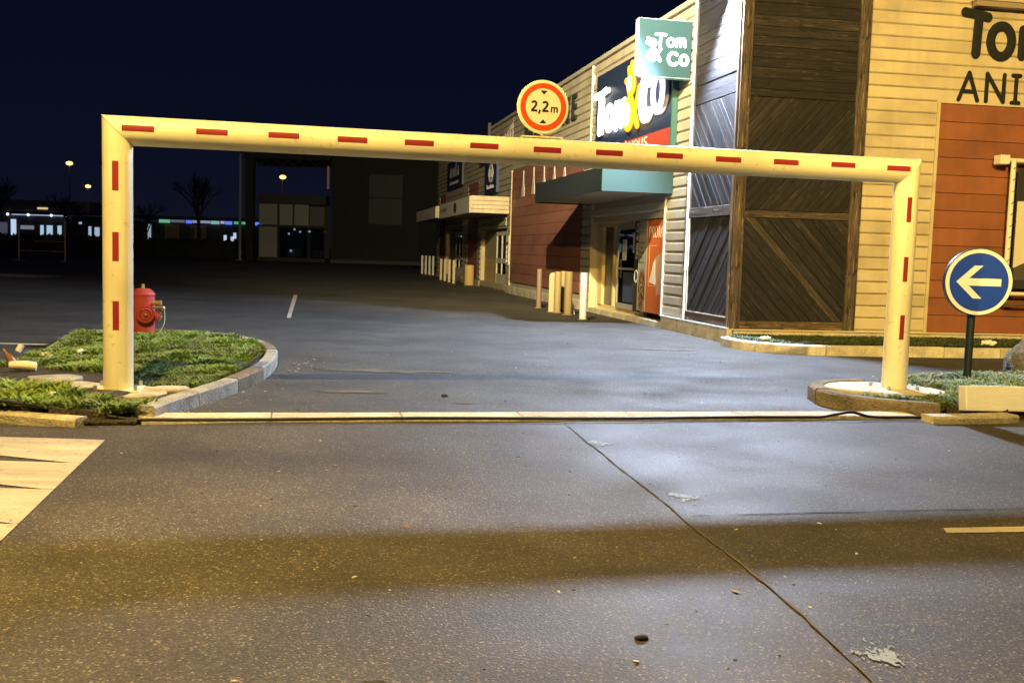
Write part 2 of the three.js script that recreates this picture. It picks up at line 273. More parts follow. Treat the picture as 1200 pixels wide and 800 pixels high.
// ---------------------------------------------------------------- kerbs of the islands
function kerbRun(t, pts, w, h, m, len = 0.95, y0 = -0.05) { // stones laid along a polyline [x, z]; the outside is on its right
  const c = new THREE.CatmullRomCurve3(pts.map(([x, z]) => new THREE.Vector3(x, 0, z)), false, 'catmullrom', 0.5), n = Math.max(1, Math.round(c.getLength() / len));
  for (let i = 0; i < n; i++) {
    const S = 4, pos = [], prof = [[0, y0], [0, h - 0.02], [0.02, h], [w - 0.02, h], [w, h - 0.02], [w, y0]], dh = rr(-0.006, 0.006), ring = [];
    for (let k = 0; k <= S; k++) {
      const u = (i + 0.008 + (0.984 * k) / S) / n, p = c.getPointAt(u), d = c.getTangentAt(u), nx = d.z, nz = -d.x; // inwards
      ring.push(prof.map(([a, b]) => [p.x + nx * a, b + (b > 0 ? dh : 0), p.z + nz * a]));
    }
    const tri = (a, b, q) => pos.push(...a, ...b, ...q);
    for (let k = 0; k < S; k++) for (let e = 0; e < prof.length - 1; e++) { tri(ring[k][e], ring[k + 1][e], ring[k][e + 1]); tri(ring[k + 1][e], ring[k + 1][e + 1], ring[k][e + 1]); }
    for (const k of [0, S]) for (let e = 1; e + 1 < prof.length; e++) tri(ring[k][0], ring[k][e], ring[k][e + 1]);
    const g = new THREE.BufferGeometry(); g.setAttribute('position', new THREE.Float32BufferAttribute(pos, 3)); g.computeVertexNormals(); metres(g, 0, rnd(), rnd());
    mesh('kerb_stone', g, Array.isArray(m) ? m[i % m.length] : m, t);
  }
}
const kerbGrey = mat([0.52, 0.51, 0.46], 0.9, { map: concreteLight, bumpMap: concreteBump, bumpScale: 0.02 });
const isleL = [[-2.96, -7.98], [-2.93, -8.6], [-2.82, -9.5], [-2.79, -10.8], [-3.02, -12.4], [-3.42, -13.55], [-3.95, -14.35], [-4.7, -14.9], [-5.5, -15.0], [-6.15, -14.4]];
kerbRun(thing('island_kerb', 'grey curved kerb round the grass island beside the hydrant', 'kerb'), [...isleL].reverse(), 0.15, 0.13, [kerbGrey, concreteDark, kerbGrey]);
kerbRun(thing('island_kerb', 'low pale kerb along the far left side of the grass island', 'kerb'), [[-5.05, -10.5], [-5.3, -11.3], [-5.62, -12.6], [-6.15, -14.3]].reverse(), -0.12, 0.09, kerbGrey);
kerbRun(thing('road_kerb', 'yellowish kerb with moss in front of the grass at left edge', 'kerb'), [[-3.25, -7.78], [-4.2, -8.03], [-6.4, -8.35]], 0.16, 0.07, concrete, 1.05);
const isleR = [[4.05, -9.52], [3.72, -9.62], [3.45, -9.82], [3.27, -10.15], [3.27, -10.55], [3.5, -10.92], [3.9, -11.1]];
kerbRun(thing('island_kerb', 'rough brown curved kerb around the right gate post', 'kerb'), isleR, 0.16, 0.14, concreteDark, 1.3);
kerbRun(thing('road_kerb', 'chipped cream kerb stone in front of the white slab at right', 'kerb'), [[4.62, -9.44], [4.2, -9.3], [3.74, -9.2]], 0.2, 0.075, concrete, 1.2);
kerbRun(thing('facade_kerb', 'long kerb of the grass strip in front of the yellow facade', 'kerb'), [[12.5, -17.2], [9.2, -16.55], [7.2, -16.1], [5.4, -15.83], [4.5, -15.72], [3.98, -16.0], [3.7, -16.45], [3.62, -16.95]], 0.15, 0.14, [plaster, concrete, plaster], 1);

// ---------------------------------------------------------------- grass islands
const inside = (x, z, P) => { let c = false; for (let i = 0, j = P.length - 1; i < P.length; j = i++) if ((P[i][1] > z) !== (P[j][1] > z) && x < (P[j][0] - P[i][0]) * (z - P[i][1]) / (P[j][1] - P[i][1]) + P[i][0]) c = !c; return c; };
function bed(name, P, y, m) {                              // soil mound inside an outline
  let x0 = 1e9, x1 = -1e9, z0 = 1e9, z1 = -1e9; for (const [x, z] of P) { x0 = Math.min(x0, x); x1 = Math.max(x1, x); z0 = Math.min(z0, z); z1 = Math.max(z1, z); }
  const N = 0.09, pos = [], h = (x, z) => y(x, z);
  for (let x = x0; x < x1; x += N) for (let z = z0; z < z1; z += N) {
    if (!inside(x + N / 2, z + N / 2, P)) continue;
    const q = [[x, z], [x, z + N], [x + N, z + N], [x + N, z]].map(([a, b]) => [a, h(a, b), b]); pos.push(...q[0], ...q[1], ...q[2], ...q[0], ...q[2], ...q[3]);
    for (const [dx, dz, a, b] of [[-1, 0, 0, 1], [0, 1, 1, 2], [1, 0, 2, 3], [0, -1, 3, 0]]) if (!inside(x + N / 2 + dx * N, z + N / 2 + dz * N, P)) { // edge of the bed slopes down to the kerb
      const e = (p) => [p[0] + dx * 0.05, -0.04, p[2] + dz * 0.05], A = q[a], B = q[b]; pos.push(...A, ...e(A), ...e(B), ...A, ...e(B), ...B); }
  }
  const g = new THREE.BufferGeometry(); g.setAttribute('position', new THREE.Float32BufferAttribute(pos, 3)); g.computeVertexNormals(); metres(g); return structure(name, g, m);
}
const tuft = (() => {
  const pos = [], col = [];
  for (let k = 0; k < 9; k++) {
    const a = rnd() * 6.28, r = rnd() * 0.035, x = r * Math.cos(a), z = r * Math.sin(a), b = rnd() * 6.28, lean = rr(0.2, 1.1), h = rr(0.5, 1), w = 0.0045, dx = Math.cos(b), dz = Math.sin(b), H = 0.06 * h;
    const p0 = [x - dz * w, 0, z + dx * w], p1 = [x + dz * w, 0, z - dx * w], m0 = [x + dx * H * lean * 0.35 - dz * w * 0.8, H * 0.6, z + dz * H * lean * 0.35 + dx * w * 0.8], m1 = [x + dx * H * lean * 0.35 + dz * w * 0.8, H * 0.6, z + dz * H * lean * 0.35 - dx * w * 0.8], t = [x + dx * H * lean, H * (1.05 - lean * 0.3), z + dz * H * lean];
    pos.push(...p0, ...p1, ...m0, ...p1, ...m1, ...m0, ...m0, ...m1, ...t);
  }
  const g = new THREE.BufferGeometry(); g.setAttribute('position', new THREE.Float32BufferAttribute(pos, 3)); g.computeVertexNormals(); return g;
})();
const bladeMat = new THREE.MeshPhysicalMaterial({ color: lin(1, 1, 1), roughness: 0.75, transmission: 0.3, thickness: 0 });
function grass(label, spots, tone) {
  const o = new THREE.InstancedMesh(tuft, bladeMat, spots.length), M = new THREE.Matrix4(), q = new THREE.Quaternion(), up = new THREE.Vector3(0, 1, 0), c = new THREE.Color();
  spots.forEach(([x, y, z, s], i) => { M.compose(new THREE.Vector3(x, y, z), q.setFromAxisAngle(up, rnd() * 6.28), new THREE.Vector3(s * 1.5, s * rr(0.5, 1.05), s * 1.3)); o.setMatrixAt(i, M); c.setRGB(...tone(x, z)); o.setColorAt(i, c); });
  o.name = numbered('grass'); scene.add(o); o.castShadow = o.receiveShadow = true; return tag(o, label, 'grass', null, 'stuff');
}
const bedL = [[-2.98, -8.0], [-2.95, -8.6], [-2.86, -9.5], [-2.85, -10.8], [-3.08, -12.4], [-3.48, -13.5], [-4.0, -14.25], [-4.75, -14.8], [-5.5, -14.85], [-6.1, -14.3], [-5.66, -12.6], [-5.34, -11.3], [-5.2, -10.5], [-8, -10.3], [-8, -8.5], [-6.4, -8.3], [-4.2, -7.98], [-3.2, -7.8]];
const hL = (x, z) => 0.085 + 0.075 * Math.exp(-(((x + 4.2) / 1.3) ** 2) - ((z + 12.4) / 2.2) ** 2) + 0.05 * (wide(x * 2, z * 2, 81, 3) - 0.5) + 0.04 * Math.exp(-(((z + 8.5) / 0.5) ** 2)) * (x < -3.3 ? 1 : 0);
bed('island_soil', bedL, hL, soilMat);
const bare = (x, z) => (x < -3.6 && z > -10.1 + 0.15 * (x + 4) && z < -9.15 + 0.15 * (x + 4) - 0.1 * Math.sin(x * 5)) || Math.hypot(x + 3.4, z + 8.85) < 0.5 || (x > -3.5 && z > -9.6 && z < -8.55 && wide(x * 3, z * 3, 83) < 0.62) || Math.hypot((x + 3.9) * 0.7, z + 9.1) < 0.35;
{
  const P = []; for (let k = 0; k < 60000 && P.length < 26000; k++) { const x = rr(-8, -2.86), z = rr(-14.85, -7.86); if (!inside(x, z, bedL) || bare(x, z)) continue; const d = wide(x * 4, z * 4, 85, 3); if (d < 0.43 && rnd() < 0.75) continue; const s = 0.4 + 2.4 * Math.max(0, d - 0.3) + (z > -9 ? 0.25 : 0); P.push([x, hL(x, z) - 0.004, z, s * rr(0.6, 1.35)]); }
  grass('rough green grass growing over the island around the left gate post', P, (x, z) => { const a = wide(x * 1.6, z * 1.6, 87, 3), b = rnd(); const k = 0.35 + 1.1 * a + 0.5 * (b - 0.5); return b > 0.95 ? [0.2, 0.16, 0.07] : [0.25 * k, 0.36 * k, 0.03 * k]; });
}
const bedR = [[4.1, -9.6], [3.76, -9.72], [3.55, -9.9], [3.4, -10.2], [3.42, -10.55], [3.6, -10.8], [3.95, -10.98], [4.6, -11.6], [5.6, -12.2], [7.4, -12.6], [8, -11.4], [7.5, -10.2], [5, -9.62], [4.5, -9.44]];
const hR = (x, z) => 0.1 + 0.05 * (wide(x * 2.4, z * 2.4, 91, 3) - 0.5) + (x > 4.4 ? 0.03 : 0);
bed('island_soil', bedR, hR, soilMat);
{
  const P = []; for (let k = 0; k < 40000 && P.length < 9000; k++) { const x = rr(3.4, 8), z = rr(-12.6, -9.44); if (!inside(x, z, bedR) || Math.hypot((x - 3.9) * 0.8, z + 10.45) < 0.5 || (x > 4.2 && z > -9.75)) continue; const d = wide(x * 3, z * 3, 95, 3); if (d < 0.42 && rnd() < 0.7) continue; P.push([x, hR(x, z) - 0.005, z, rr(0.6, 1.5)]); }
  grass('pale mottled weeds and grass behind the right gate post', P, (x, z) => { const b = rnd(), a = wide(x * 2, z * 2, 97, 3); return b > 0.8 ? [0.34, 0.32, 0.18] : [0.14 * (0.6 + a), 0.22 * (0.6 + a), 0.05 * (0.6 + a)]; });
}
const bedF = [[3.78, -17.3], [3.76, -16.6], [4.05, -16.1], [4.55, -15.86], [5.4, -15.97], [7.2, -16.24], [9.2, -16.7], [12.5, -17.34], [12.5, -18.84], [8, -18.06]];
const hF = (x, z) => 0.11 + 0.03 * (wide(x * 2, z * 2, 101, 3) - 0.5);
bed('verge_soil', bedF, hF, soilMat);
{
  const P = []; for (let k = 0; k < 50000 && P.length < 14000; k++) { const x = rr(3.7, 10), z = rr(-18.5, -15.8); if (!inside(x, z, bedF)) continue; P.push([x, hF(x, z) - 0.004, z, rr(0.7, 1.6)]); }
  grass('dark green grass strip between the kerb and the timber panel', P, (x, z) => { const k = 0.7 + 0.6 * rnd(); return [0.07 * k, 0.1 * k, 0.02 * k]; });
}

structure('verge_soil', slab([[-3.3, 7.72], [-2.9, 7.8], [-2.9, 8.1], [-3.5, 8.1]], 0, 0.035, 0.01).rotateX(-Math.PI / 2), soilMat);
// ---------------------------------------------------------------- height-limit gate
{
  const t = thing('height_gate', 'cream painted steel pipe gate with red reflector strips across the entrance', 'height barrier', GATE_L, GATE_ANG);
  const R = 0.126, H = 2.37, W = GATE_W;
  const pipe = (len, cut0, cut1) => {                      // pipe along +x from 0 to len; ends mitred by cut * local y
    const N = 40, pos = [], nor = [], uv = [], idx = [];
    for (let i = 0; i <= N; i++) { const a = i / N * 2 * Math.PI, y = R * Math.cos(a), z = R * Math.sin(a); pos.push(cut0 * y, y, z, len + cut1 * y, y, z); nor.push(0, Math.cos(a), Math.sin(a), 0, Math.cos(a), Math.sin(a)); uv.push(0, a * R, len, a * R); if (i) { const o = i * 2; idx.push(o - 2, o, o - 1, o - 1, o, o + 1); } }
    const g = new THREE.BufferGeometry(); g.setAttribute('position', new THREE.Float32BufferAttribute(pos, 3)); g.setAttribute('normal', new THREE.Float32BufferAttribute(nor, 3)); g.setAttribute('uv', new THREE.Float32BufferAttribute(uv, 2)); g.setIndex(idx); return g;
  };
  mesh('beam', pipe(W, -1, 1).translate(0, H, 0), gatePaint, t);
  const L = pipe(H - 0.06, 1, 0).rotateZ(-Math.PI / 2).translate(0, H, 0), Rp = pipe(H - 0.06, -1, 0).rotateZ(-Math.PI / 2).translate(W, H, 0);
  mesh('post', L, gatePaint, t); mesh('post', Rp, gatePaint, t);
  const weld = (x, s) => { const P = []; for (let i = 0; i < 32; i++) { const a = i / 32 * 2 * Math.PI, y = R * Math.cos(a); P.push([x - s * y, H + y, R * Math.sin(a)]); } return tube(P, 0.0045, 64, 5, true); };
  mesh('weld_seam', weld(0, 1), mat([0.55, 0.5, 0.38], 0.6), t); mesh('weld_seam', weld(W, -1), mat([0.55, 0.5, 0.38], 0.6), t);
  for (const x of [0, W]) {
    const p = mesh('base_plate', rbox(x - 0.2, x + 0.2, 0.105, 0.125, -0.2, 0.2, 0.006), gatePaint, t);
    for (const [a, b] of [[-1, -1], [1, -1], [-1, 1], [1, 1]]) mesh('bolt', new THREE.CylinderGeometry(0.017, 0.017, 0.05, 6).translate(x + a * 0.165, 0.145, b * 0.165), steel, p);
  }
  const arc = (w, h, vertical) => {                        // a strip that hugs the pipe
    const N = 6, pos = [], idx = [], half = (vertical ? w : h) / 2 / R;
    for (let i = 0; i <= N; i++) { const a = -half + 2 * half * i / N, s = (R + 0.002) * Math.sin(a), z = (R + 0.002) * Math.cos(a); if (vertical) pos.push(s, -h / 2, z, s, h / 2, z); else pos.push(-w / 2, s, z, w / 2, s, z); if (i) { const o = i * 2; vertical ? idx.push(o - 2, o, o - 1, o - 1, o, o + 1) : idx.push(o - 2, o - 1, o, o - 1, o + 1, o); } }
    const g = new THREE.BufferGeometry(); g.setAttribute('position', new THREE.Float32BufferAttribute(pos, 3)); g.setIndex(idx); g.computeVertexNormals(); return g;
  };
  const hs = arc(0.265, 0.052, false), vs = arc(0.052, 0.25, true);
  [0.185, 0.795, 1.405, 2.005, 2.605, 3.205, 3.805, 4.41, 5.015, 5.62, 6.23, 6.85, 7.47].forEach((x, i) => mesh('reflector_strip', hs, stickerRed, t).position.set(x, H + 0.012 + (i % 3) * 0.003, 0));
  for (const x of [0, W - 0.03]) for (const y of [1.975, 1.37, 0.775]) mesh('reflector_strip', vs, stickerRed, t).position.set(x, y, 0);
  const c = thing('footing', 'cracked yellowish concrete footing under the left gate post', 'concrete footing');
  const foot = (x, z, n, r0, r1, y) => { const P = Array.from({ length: n }, (_, i) => { const a = i / n * 6.283, k = rr(r0, r1); return [x + k * Math.cos(a) * 1.25, -(z + k * Math.sin(a))]; }); return slab(P, 0, y, 0.012).rotateX(-Math.PI / 2); };
  mesh('slab', foot(GATE_L.x + 0.02, GATE_L.z + 0.06, 13, 0.3, 0.42, 0.112), concrete, c);
  mesh('broken_piece', foot(-3.95, -9.05, 9, 0.2, 0.3, 0.125), concrete, c); mesh('broken_piece', foot(-4.2, -9.35, 8, 0.16, 0.25, 0.15), kerbGrey, c); mesh('broken_piece', foot(-3.05, -9.05, 7, 0.1, 0.16, 0.13), plaster, c);
  const e = GATE_L.clone().add(new THREE.Vector3(Math.cos(GATE_ANG) * W, 0, -Math.sin(GATE_ANG) * W));
  const c2 = thing('footing', 'pale concrete slab under the right gate post', 'concrete footing');
  mesh('slab', foot(e.x - 0.08, e.z - 0.02, 16, 0.47, 0.56, 0.132), plaster, c2); mesh('broken_piece', foot(e.x + 0.42, e.z + 0.2, 8, 0.14, 0.22, 0.125), concrete, c2);
}
// ---------------------------------------------------------------- signs by the gate
{ const p = GATE_L.clone().add(new THREE.Vector3(Math.cos(GATE_ANG) * 3.78, 0, -Math.sin(GATE_ANG) * 3.78));
  const t = thing('height_limit_sign', 'round red ringed height limit sign reading 2,2m on top of the gate', 'road sign', [p.x, 2.79, p.z], GATE_ANG - 0.02);
  const R = 0.243, cream = mat([0.9, 0.84, 0.62], 0.45);
  const disc = (r, z0, z1) => new THREE.CylinderGeometry(r, r, z1 - z0, 48).rotateX(Math.PI / 2).translate(0, 0, (z0 + z1) / 2);
  mesh('plate', disc(R, -0.02, 0.012), cream, t);
  mesh('ring', disc(R * 0.905, 0.0122, 0.0155), mat([0.72, 0.085, 0.012], 0.4), t); mesh('disc', disc(R * 0.7, 0.0157, 0.0185), cream, t);
  const ink = mat([0.02, 0.012, 0.008], 0.6);
  mesh('lettering', [text('2,2', 0.1, 0.003, font, 0.92).translate(-0.035, -0.045, 0.0187), text('m', 0.068, 0.003, font, 0.9).translate(0.105, -0.047, 0.0187)], ink, t);
  mesh('arrow', slab([[-0.032, 0.15], [0, 0.115], [0.032, 0.15]], 0.0187, 0.0215, 0), ink, t); mesh('arrow', slab([[-0.032, -0.15], [0.032, -0.15], [0, -0.115]], 0.0187, 0.0215, 0), ink, t);
  mesh('rim', new THREE.TorusGeometry(R, 0.008, 8, 48).translate(0, 0, 0), cream, t);
  mesh('stem', box(-0.018, 0.018, -0.29, -0.02, -0.05, -0.022), white, t); mesh('bracket', rbox(-0.2, 0.2, -0.287, -0.272, -0.07, 0.03, 0.004), gatePaint, t);
}
{ const t = thing('arrow_sign', 'round blue sign with a white left arrow on a dark pole', 'road sign', [5.265, 0, -11.62], -0.04);
  const R = 0.372, y = 1.245;
  const green = mat([0.012, 0.02, 0.016], 0.5);
  mesh('pole', [rod([-0.02, 0.0, -0.02], [-0.02, 1.5, -0.02], 0.045, 14)], green, t);
  mesh('casing', [new THREE.CylinderGeometry(R + 0.01, R + 0.01, 0.06, 56).rotateX(Math.PI / 2).translate(0, y, 0.04)], mat([0.05, 0.05, 0.05], 0.35, { metalness: 0.5 }), t);
  mesh('border', new THREE.CylinderGeometry(R, R, 0.012, 56).rotateX(Math.PI / 2).translate(0, y, 0.076), mat([0.85, 0.82, 0.7], 0.45), t);
  mesh('face', new THREE.CylinderGeometry(R * 0.885, R * 0.885, 0.006, 56).rotateX(Math.PI / 2).translate(0, y, 0.0835), mat([0.008, 0.05, 0.42], 0.4), t);
  const a = [[-0.255, 0], [-0.06, 0.185], [0.035, 0.185], [-0.115, 0.041], [0.245, 0.041], [0.245, -0.041], [-0.115, -0.041], [0.035, -0.185], [-0.06, -0.185]].reverse();
  mesh('arrow', slab(a.map(([x, q]) => [x, q + y]), 0.0862, 0.0895, 0), mat([0.86, 0.83, 0.72], 0.45), t);
}
// ---------------------------------------------------------------- right island: white slab, boulder
{ const t = tag(mesh('white_slab', new RoundedBoxGeometry(1.52, 0.24, 0.14, 2, 0.012).rotateX(-0.15).rotateY(0.1).translate(5.0, 0.185, -9.56), mat([0.86, 0.85, 0.82], 0.7, { bumpMap: concreteBump, bumpScale: 0.004 }), scene), 'white painted concrete block lying on its side at the right edge', 'concrete block'); }
{ const g = new THREE.IcosahedronGeometry(1, 5), p = g.attributes.position, v = new THREE.Vector3();
  for (let i = 0; i < p.count; i++) { v.fromBufferAttribute(p, i); const n = wide(v.x * 1.3 + 9, v.y * 1.3 + v.z * 1.7, 131, 4), m = wide(v.x * 5 + v.z * 3, v.y * 5 - v.z * 4, 135, 3), k = 0.8 + 0.5 * (n - 0.5) + 0.14 * (m - 0.5); p.setXYZ(i, v.x * k * 0.52, Math.max(-0.6, v.y) * k * 0.36, v.z * k * 0.4); }
  g.computeVertexNormals(); metres(g); g.rotateZ(0.35); g.translate(6.62, 0.27, -12.7);
  tag(mesh('boulder', g, mat([0.42, 0.38, 0.28], 0.95, { map: concreteTex, bumpMap: concreteBump, bumpScale: 0.03 }), scene), 'grey boulder lying on the weeds behind the white block', 'boulder'); }
// ---------------------------------------------------------------- fire hydrant
{ const t = thing('fire_hydrant', 'red fire hydrant standing in the grass behind the left gate post', 'fire hydrant', [-5.12, 0.12, -14.05], 0.2);
  const red = mat([0.52, 0.06, 0.05], 0.62, { map: grimeTex }), brass = mat([0.5, 0.38, 0.18], 0.4, { metalness: 0.6 });
  mesh('body', new THREE.LatheGeometry([[0.0, 0.0], [0.15, 0], [0.15, 0.05], [0.158, 0.06], [0.16, 0.5], [0.155, 0.56], [0.165, 0.565], [0.165, 0.585], [0.15, 0.6], [0.11, 0.645], [0.05, 0.66], [0, 0.662]].map(([a, b]) => new THREE.Vector2(a, b)), 32), red, t);
  mesh('collar', new THREE.LatheGeometry([[0.15, -0.06], [0.185, -0.05], [0.185, 0.03], [0.15, 0.04]].map(([a, b]) => new THREE.Vector2(a, b)), 28), yellowPaint, t);
  mesh('top_nut', new THREE.CylinderGeometry(0.022, 0.026, 0.06, 5).translate(0, 0.69, 0), brass, t);
  const out = (name, a, y, r, l) => { const d = new THREE.Vector3(Math.sin(a), -0.12, Math.cos(a)), A = [d.x * 0.1, y, d.z * 0.1], B = [d.x * (0.12 + l), y + d.y * l, d.z * (0.12 + l)]; const o = mesh(name, [rod(A, B, r * 0.82, 20), rod([d.x * (0.08 + l), y + d.y * l * 0.8, d.z * (0.08 + l)], B, r, 20)], red, t); mesh('cap_ring', new THREE.TorusGeometry(r * 0.62, 0.012, 6, 20).applyQuaternion(new THREE.Quaternion().setFromUnitVectors(new THREE.Vector3(0, 0, 1), d.clone().normalize())).translate(...B), mat([0.3, 0.03, 0.025], 0.5), o); mesh('cap_nut', rod(B, [B[0] + d.x * 0.035, B[1], B[2] + d.z * 0.035], 0.02, 5), brass, o); };
  out('outlet', 0.28, 0.33, 0.118, 0.13); out('outlet', 1.25, 0.29, 0.07, 0.12);
  mesh('valve', [rod([0.12, 0.46, 0.06], [0.24, 0.47, 0.08], 0.03, 10), rod([0.24, 0.44, 0.08], [0.24, 0.5, 0.08], 0.026, 6)], brass, t);
  mesh('valve', [rod([0.14, 0.4, 0.05], [0.28, 0.41, 0.07], 0.014, 8), new THREE.SphereGeometry(0.032, 10, 8).scale(0.8, 1.1, 1).translate(0.28, 0.39, 0.07)], brass, t);
  mesh('chain', tube([[0.29, 0.38, 0.07], [0.3, 0.24, 0.09], [0.27, 0.12, 0.12], [0.16, 0.0, 0.18], [0.08, -0.03, 0.22]], 0.006, 40, 5), mat([0.35, 0.5, 0.48], 0.5), t);
}
// ---------------------------------------------------------------- litter and loose things
function lump(name, label, cat, x, y, z, sx, sy, sz, m, s = 1, det = 3) {
  const g = new THREE.IcosahedronGeometry(1, det), p = g.attributes.position, v = new THREE.Vector3();
  for (let i = 0; i < p.count; i++) { v.fromBufferAttribute(p, i); const k = name.endsWith('paper') ? 0.35 + 0.75 * hash(Math.round(v.x * 50), Math.round(v.y * 50 + v.z * 70), s) : 0.75 + 0.55 * (wide(v.x * 1.4 + s * 7, v.y * 1.4 + v.z * 1.9 + s, 140 + s, 3)); p.setXYZ(i, v.x * k * sx, v.y * k * sy, v.z * k * sz); }
  const f = g; f.computeVertexNormals(); metres(f); const o = mesh(name, f.translate(x, y, z), m, scene); return label ? tag(o, label, cat) : o;
}
{ const t = thing('can', 'crushed pale yellow can lying among litter at left edge', 'can', [-4.86, 0.155, -10.05], 0.3);
  mesh('can_body', new THREE.LatheGeometry([[0, -0.14], [0.05, -0.14], [0.058, -0.13], [0.055, -0.02], [0.058, 0.12], [0.05, 0.14], [0, 0.14]].map(([a, b]) => new THREE.Vector2(a, b)), 20).rotateZ(Math.PI / 2 - 0.06), mat([0.8, 0.74, 0.55], 0.55), t); { const p = t.children[0].geometry.attributes.position; for (let i = 0; i < p.count; i++) { const x = p.getX(i), k = 1 + 0.9 * (wide(x * 22, p.getY(i) * 14 + p.getZ(i) * 9, 160, 2) - 0.5); p.setXYZ(i, x * 0.9, p.getY(i) * k * 0.85, p.getZ(i) * k); } t.children[0].geometry.computeVertexNormals(); }
  const b = thing('bottle', 'brown and white bottle lying slanted behind the crushed can', 'bottle', [-5.12, 0.17, -10.35], 0.6);
  mesh('bottle_body', new THREE.LatheGeometry([[0, -0.13], [0.036, -0.13], [0.038, 0.04], [0.014, 0.1], [0.014, 0.14], [0, 0.14]].map(([a, c]) => new THREE.Vector2(a, c)), 16).rotateZ(Math.PI / 2 - 1), mat([0.35, 0.17, 0.08], 0.4), b); mesh('bottle_cap', rod([0.06, 0.09, 0], [0.1, 0.16, 0], 0.03, 10), white, b);
  lump('crumpled_paper', 'crumpled white paper lying behind the crushed can', 'paper', -5.1, 0.14, -11.1, 0.09, 0.05, 0.06, white, 2, 2);
  lump('crumpled_paper', 'small white paper scrap in the grass right of the can', 'paper', -4.85, 0.17, -11.35, 0.06, 0.035, 0.05, white, 3, 2);
  lump('crumpled_paper', 'white scrap on the grass near the yellowish front kerb', 'paper', -3.75, 0.16, -8.25, 0.04, 0.02, 0.025, white, 4, 1);
  lump('crumpled_paper', 'tiny white scrap on the front grass at the left edge', 'paper', -4.36, 0.17, -8.5, 0.026, 0.018, 0.022, white, 5, 1);
  lump('crumpled_paper', 'white paper scraps in the grass by the timber panel corner', 'paper', 4.05, 0.18, -16.25, 0.1, 0.04, 0.05, white, 6, 2);
  lump('crumpled_paper', 'crumpled pale paper in the grass strip behind the arrow sign', 'paper', 7.75, 0.17, -16.5, 0.15, 0.07, 0.07, white, 7, 2);
  lump('stone', 'small black stone lying on the road near the joint', 'stone', 0.515, 0.006, -3.68, 0.026, 0.014, 0.016, dark, 8, 2);
  lump('clod', 'dark lump of dirt on the road at the bottom edge', 'dirt clod', -0.41, 0.002, -3.2, 0.05, 0.02, 0.025, mat([0.05, 0.045, 0.04], 0.95), 9, 3);
  lump('stone', 'small dark stone on the asphalt just behind the kerb strip', 'stone', -0.65, -0.006, -9.95, 0.03, 0.018, 0.02, dark, 10, 2);
  const chip = new THREE.IcosahedronGeometry(1, 0), N = 260, o = new THREE.InstancedMesh(chip, mat([1, 1, 1], 0.8), N), M = new THREE.Matrix4(), c = new THREE.Color();
  for (let i = 0; i < N; i++) {
    let x, z; const r = rnd();
    if (r < 0.45) { z = -3 - rnd() * 5; x = rr(-0.45, 0.45) * -z; } else if (r < 0.75) { z = -8.6 - rnd() * 9; x = rr(-2.6, 3.2) - (z + 8) * -0.03; } else { const k = rnd(); x = -2.75 + k * 0.1 + Math.abs(rr(-0.4, 0.4)) * rnd(); z = -8.5 - k * 5; }
    const s = rr(0.003, 0.009) * (z < -8.5 ? 1.25 : 1); M.makeRotationY(rnd() * 6).scale(new THREE.Vector3(s * rr(0.8, 2.2), s * 0.6, s)); M.setPosition(x, z < -8.4 ? -0.012 : x > jw(z) ? 0.004 : 0.001, z); o.setMatrixAt(i, M);
    const k = rnd() < 0.5 ? rr(0.2, 0.6) : rr(0.03, 0.12); c.setRGB(k, k * 0.94, k * 0.82); o.setColorAt(i, c);
  }
  o.name = 'gravel_chips'; scene.add(o); tag(o, 'scattered pale and dark chips lying on the asphalt', 'gravel', null, 'stuff');
}
{ const leaf = new THREE.CircleGeometry(1, 5).scale(1, 0.55, 1).rotateX(-Math.PI / 2), N = 190, o = new THREE.InstancedMesh(leaf, mat([1, 1, 1], 0.85), N), M = new THREE.Matrix4(), q = new THREE.Quaternion(), c = new THREE.Color(); // dry leaves blown about
  for (let i = 0; i < N; i++) { let x, z, y; const r = rnd(); if (r < 0.5) { do { x = rr(-7, -2.9); z = rr(-14.5, -7.9); } while (!inside(x, z, bedL)); y = hL(x, z) + 0.045; } else if (r < 0.7) { x = rr(4, 6.5); z = rr(-11.8, -9.8); y = 0.16; } else if (r < 0.96) { x = -2.72 + Math.abs(rr(-0.35, 0.35)); z = rr(-13.5, -8.6); y = -0.008; } else { z = rr(-3.2, -8); x = rr(-0.45, 0.4) * -z; y = x > jw(z) ? 0.009 : 0.005; }
    const s = rr(0.012, 0.03); q.setFromEuler(new THREE.Euler(rr(-0.15, 0.15), rnd() * 6.28, rr(-0.15, 0.15))); M.compose(new THREE.Vector3(x, y, z), q, new THREE.Vector3(s, s, s)); o.setMatrixAt(i, M); const k = rnd(); c.setRGB(...(k < 0.4 ? [0.34, 0.27, 0.15] : k < 0.75 ? [0.2, 0.12, 0.05] : [0.5, 0.46, 0.36])); o.setColorAt(i, c); }
  o.name = 'fallen_leaves'; scene.add(o); tag(o, 'dry fallen leaves scattered on the grass and asphalt', 'leaves', null, 'stuff'); }
// worn light scuffs in the entrance
const scuff = mat([0.24, 0.23, 0.2], 0.95, { map: concreteTex });
[[-1.5, -11.9, 0.75, 0.16, 'long pale scuff on the asphalt behind the beam shadow'], [-1.62, -10.1, 0.32, 0.1, 'short pale scuff on the asphalt by the island kerb'], [-0.45, -9.55, 0.1, 0.05, 'tiny pale scuff near the middle of the kerb strip'], [2.3, -15.8, 0.6, 0.14, 'pale scuff on the asphalt before the timber corner']].forEach(([x, z, a, b, s]) => flat(blotch(x, z, a, b, 22, 0.7), -0.0105, scuff, 'scuff_mark', s, 'scuff mark'));

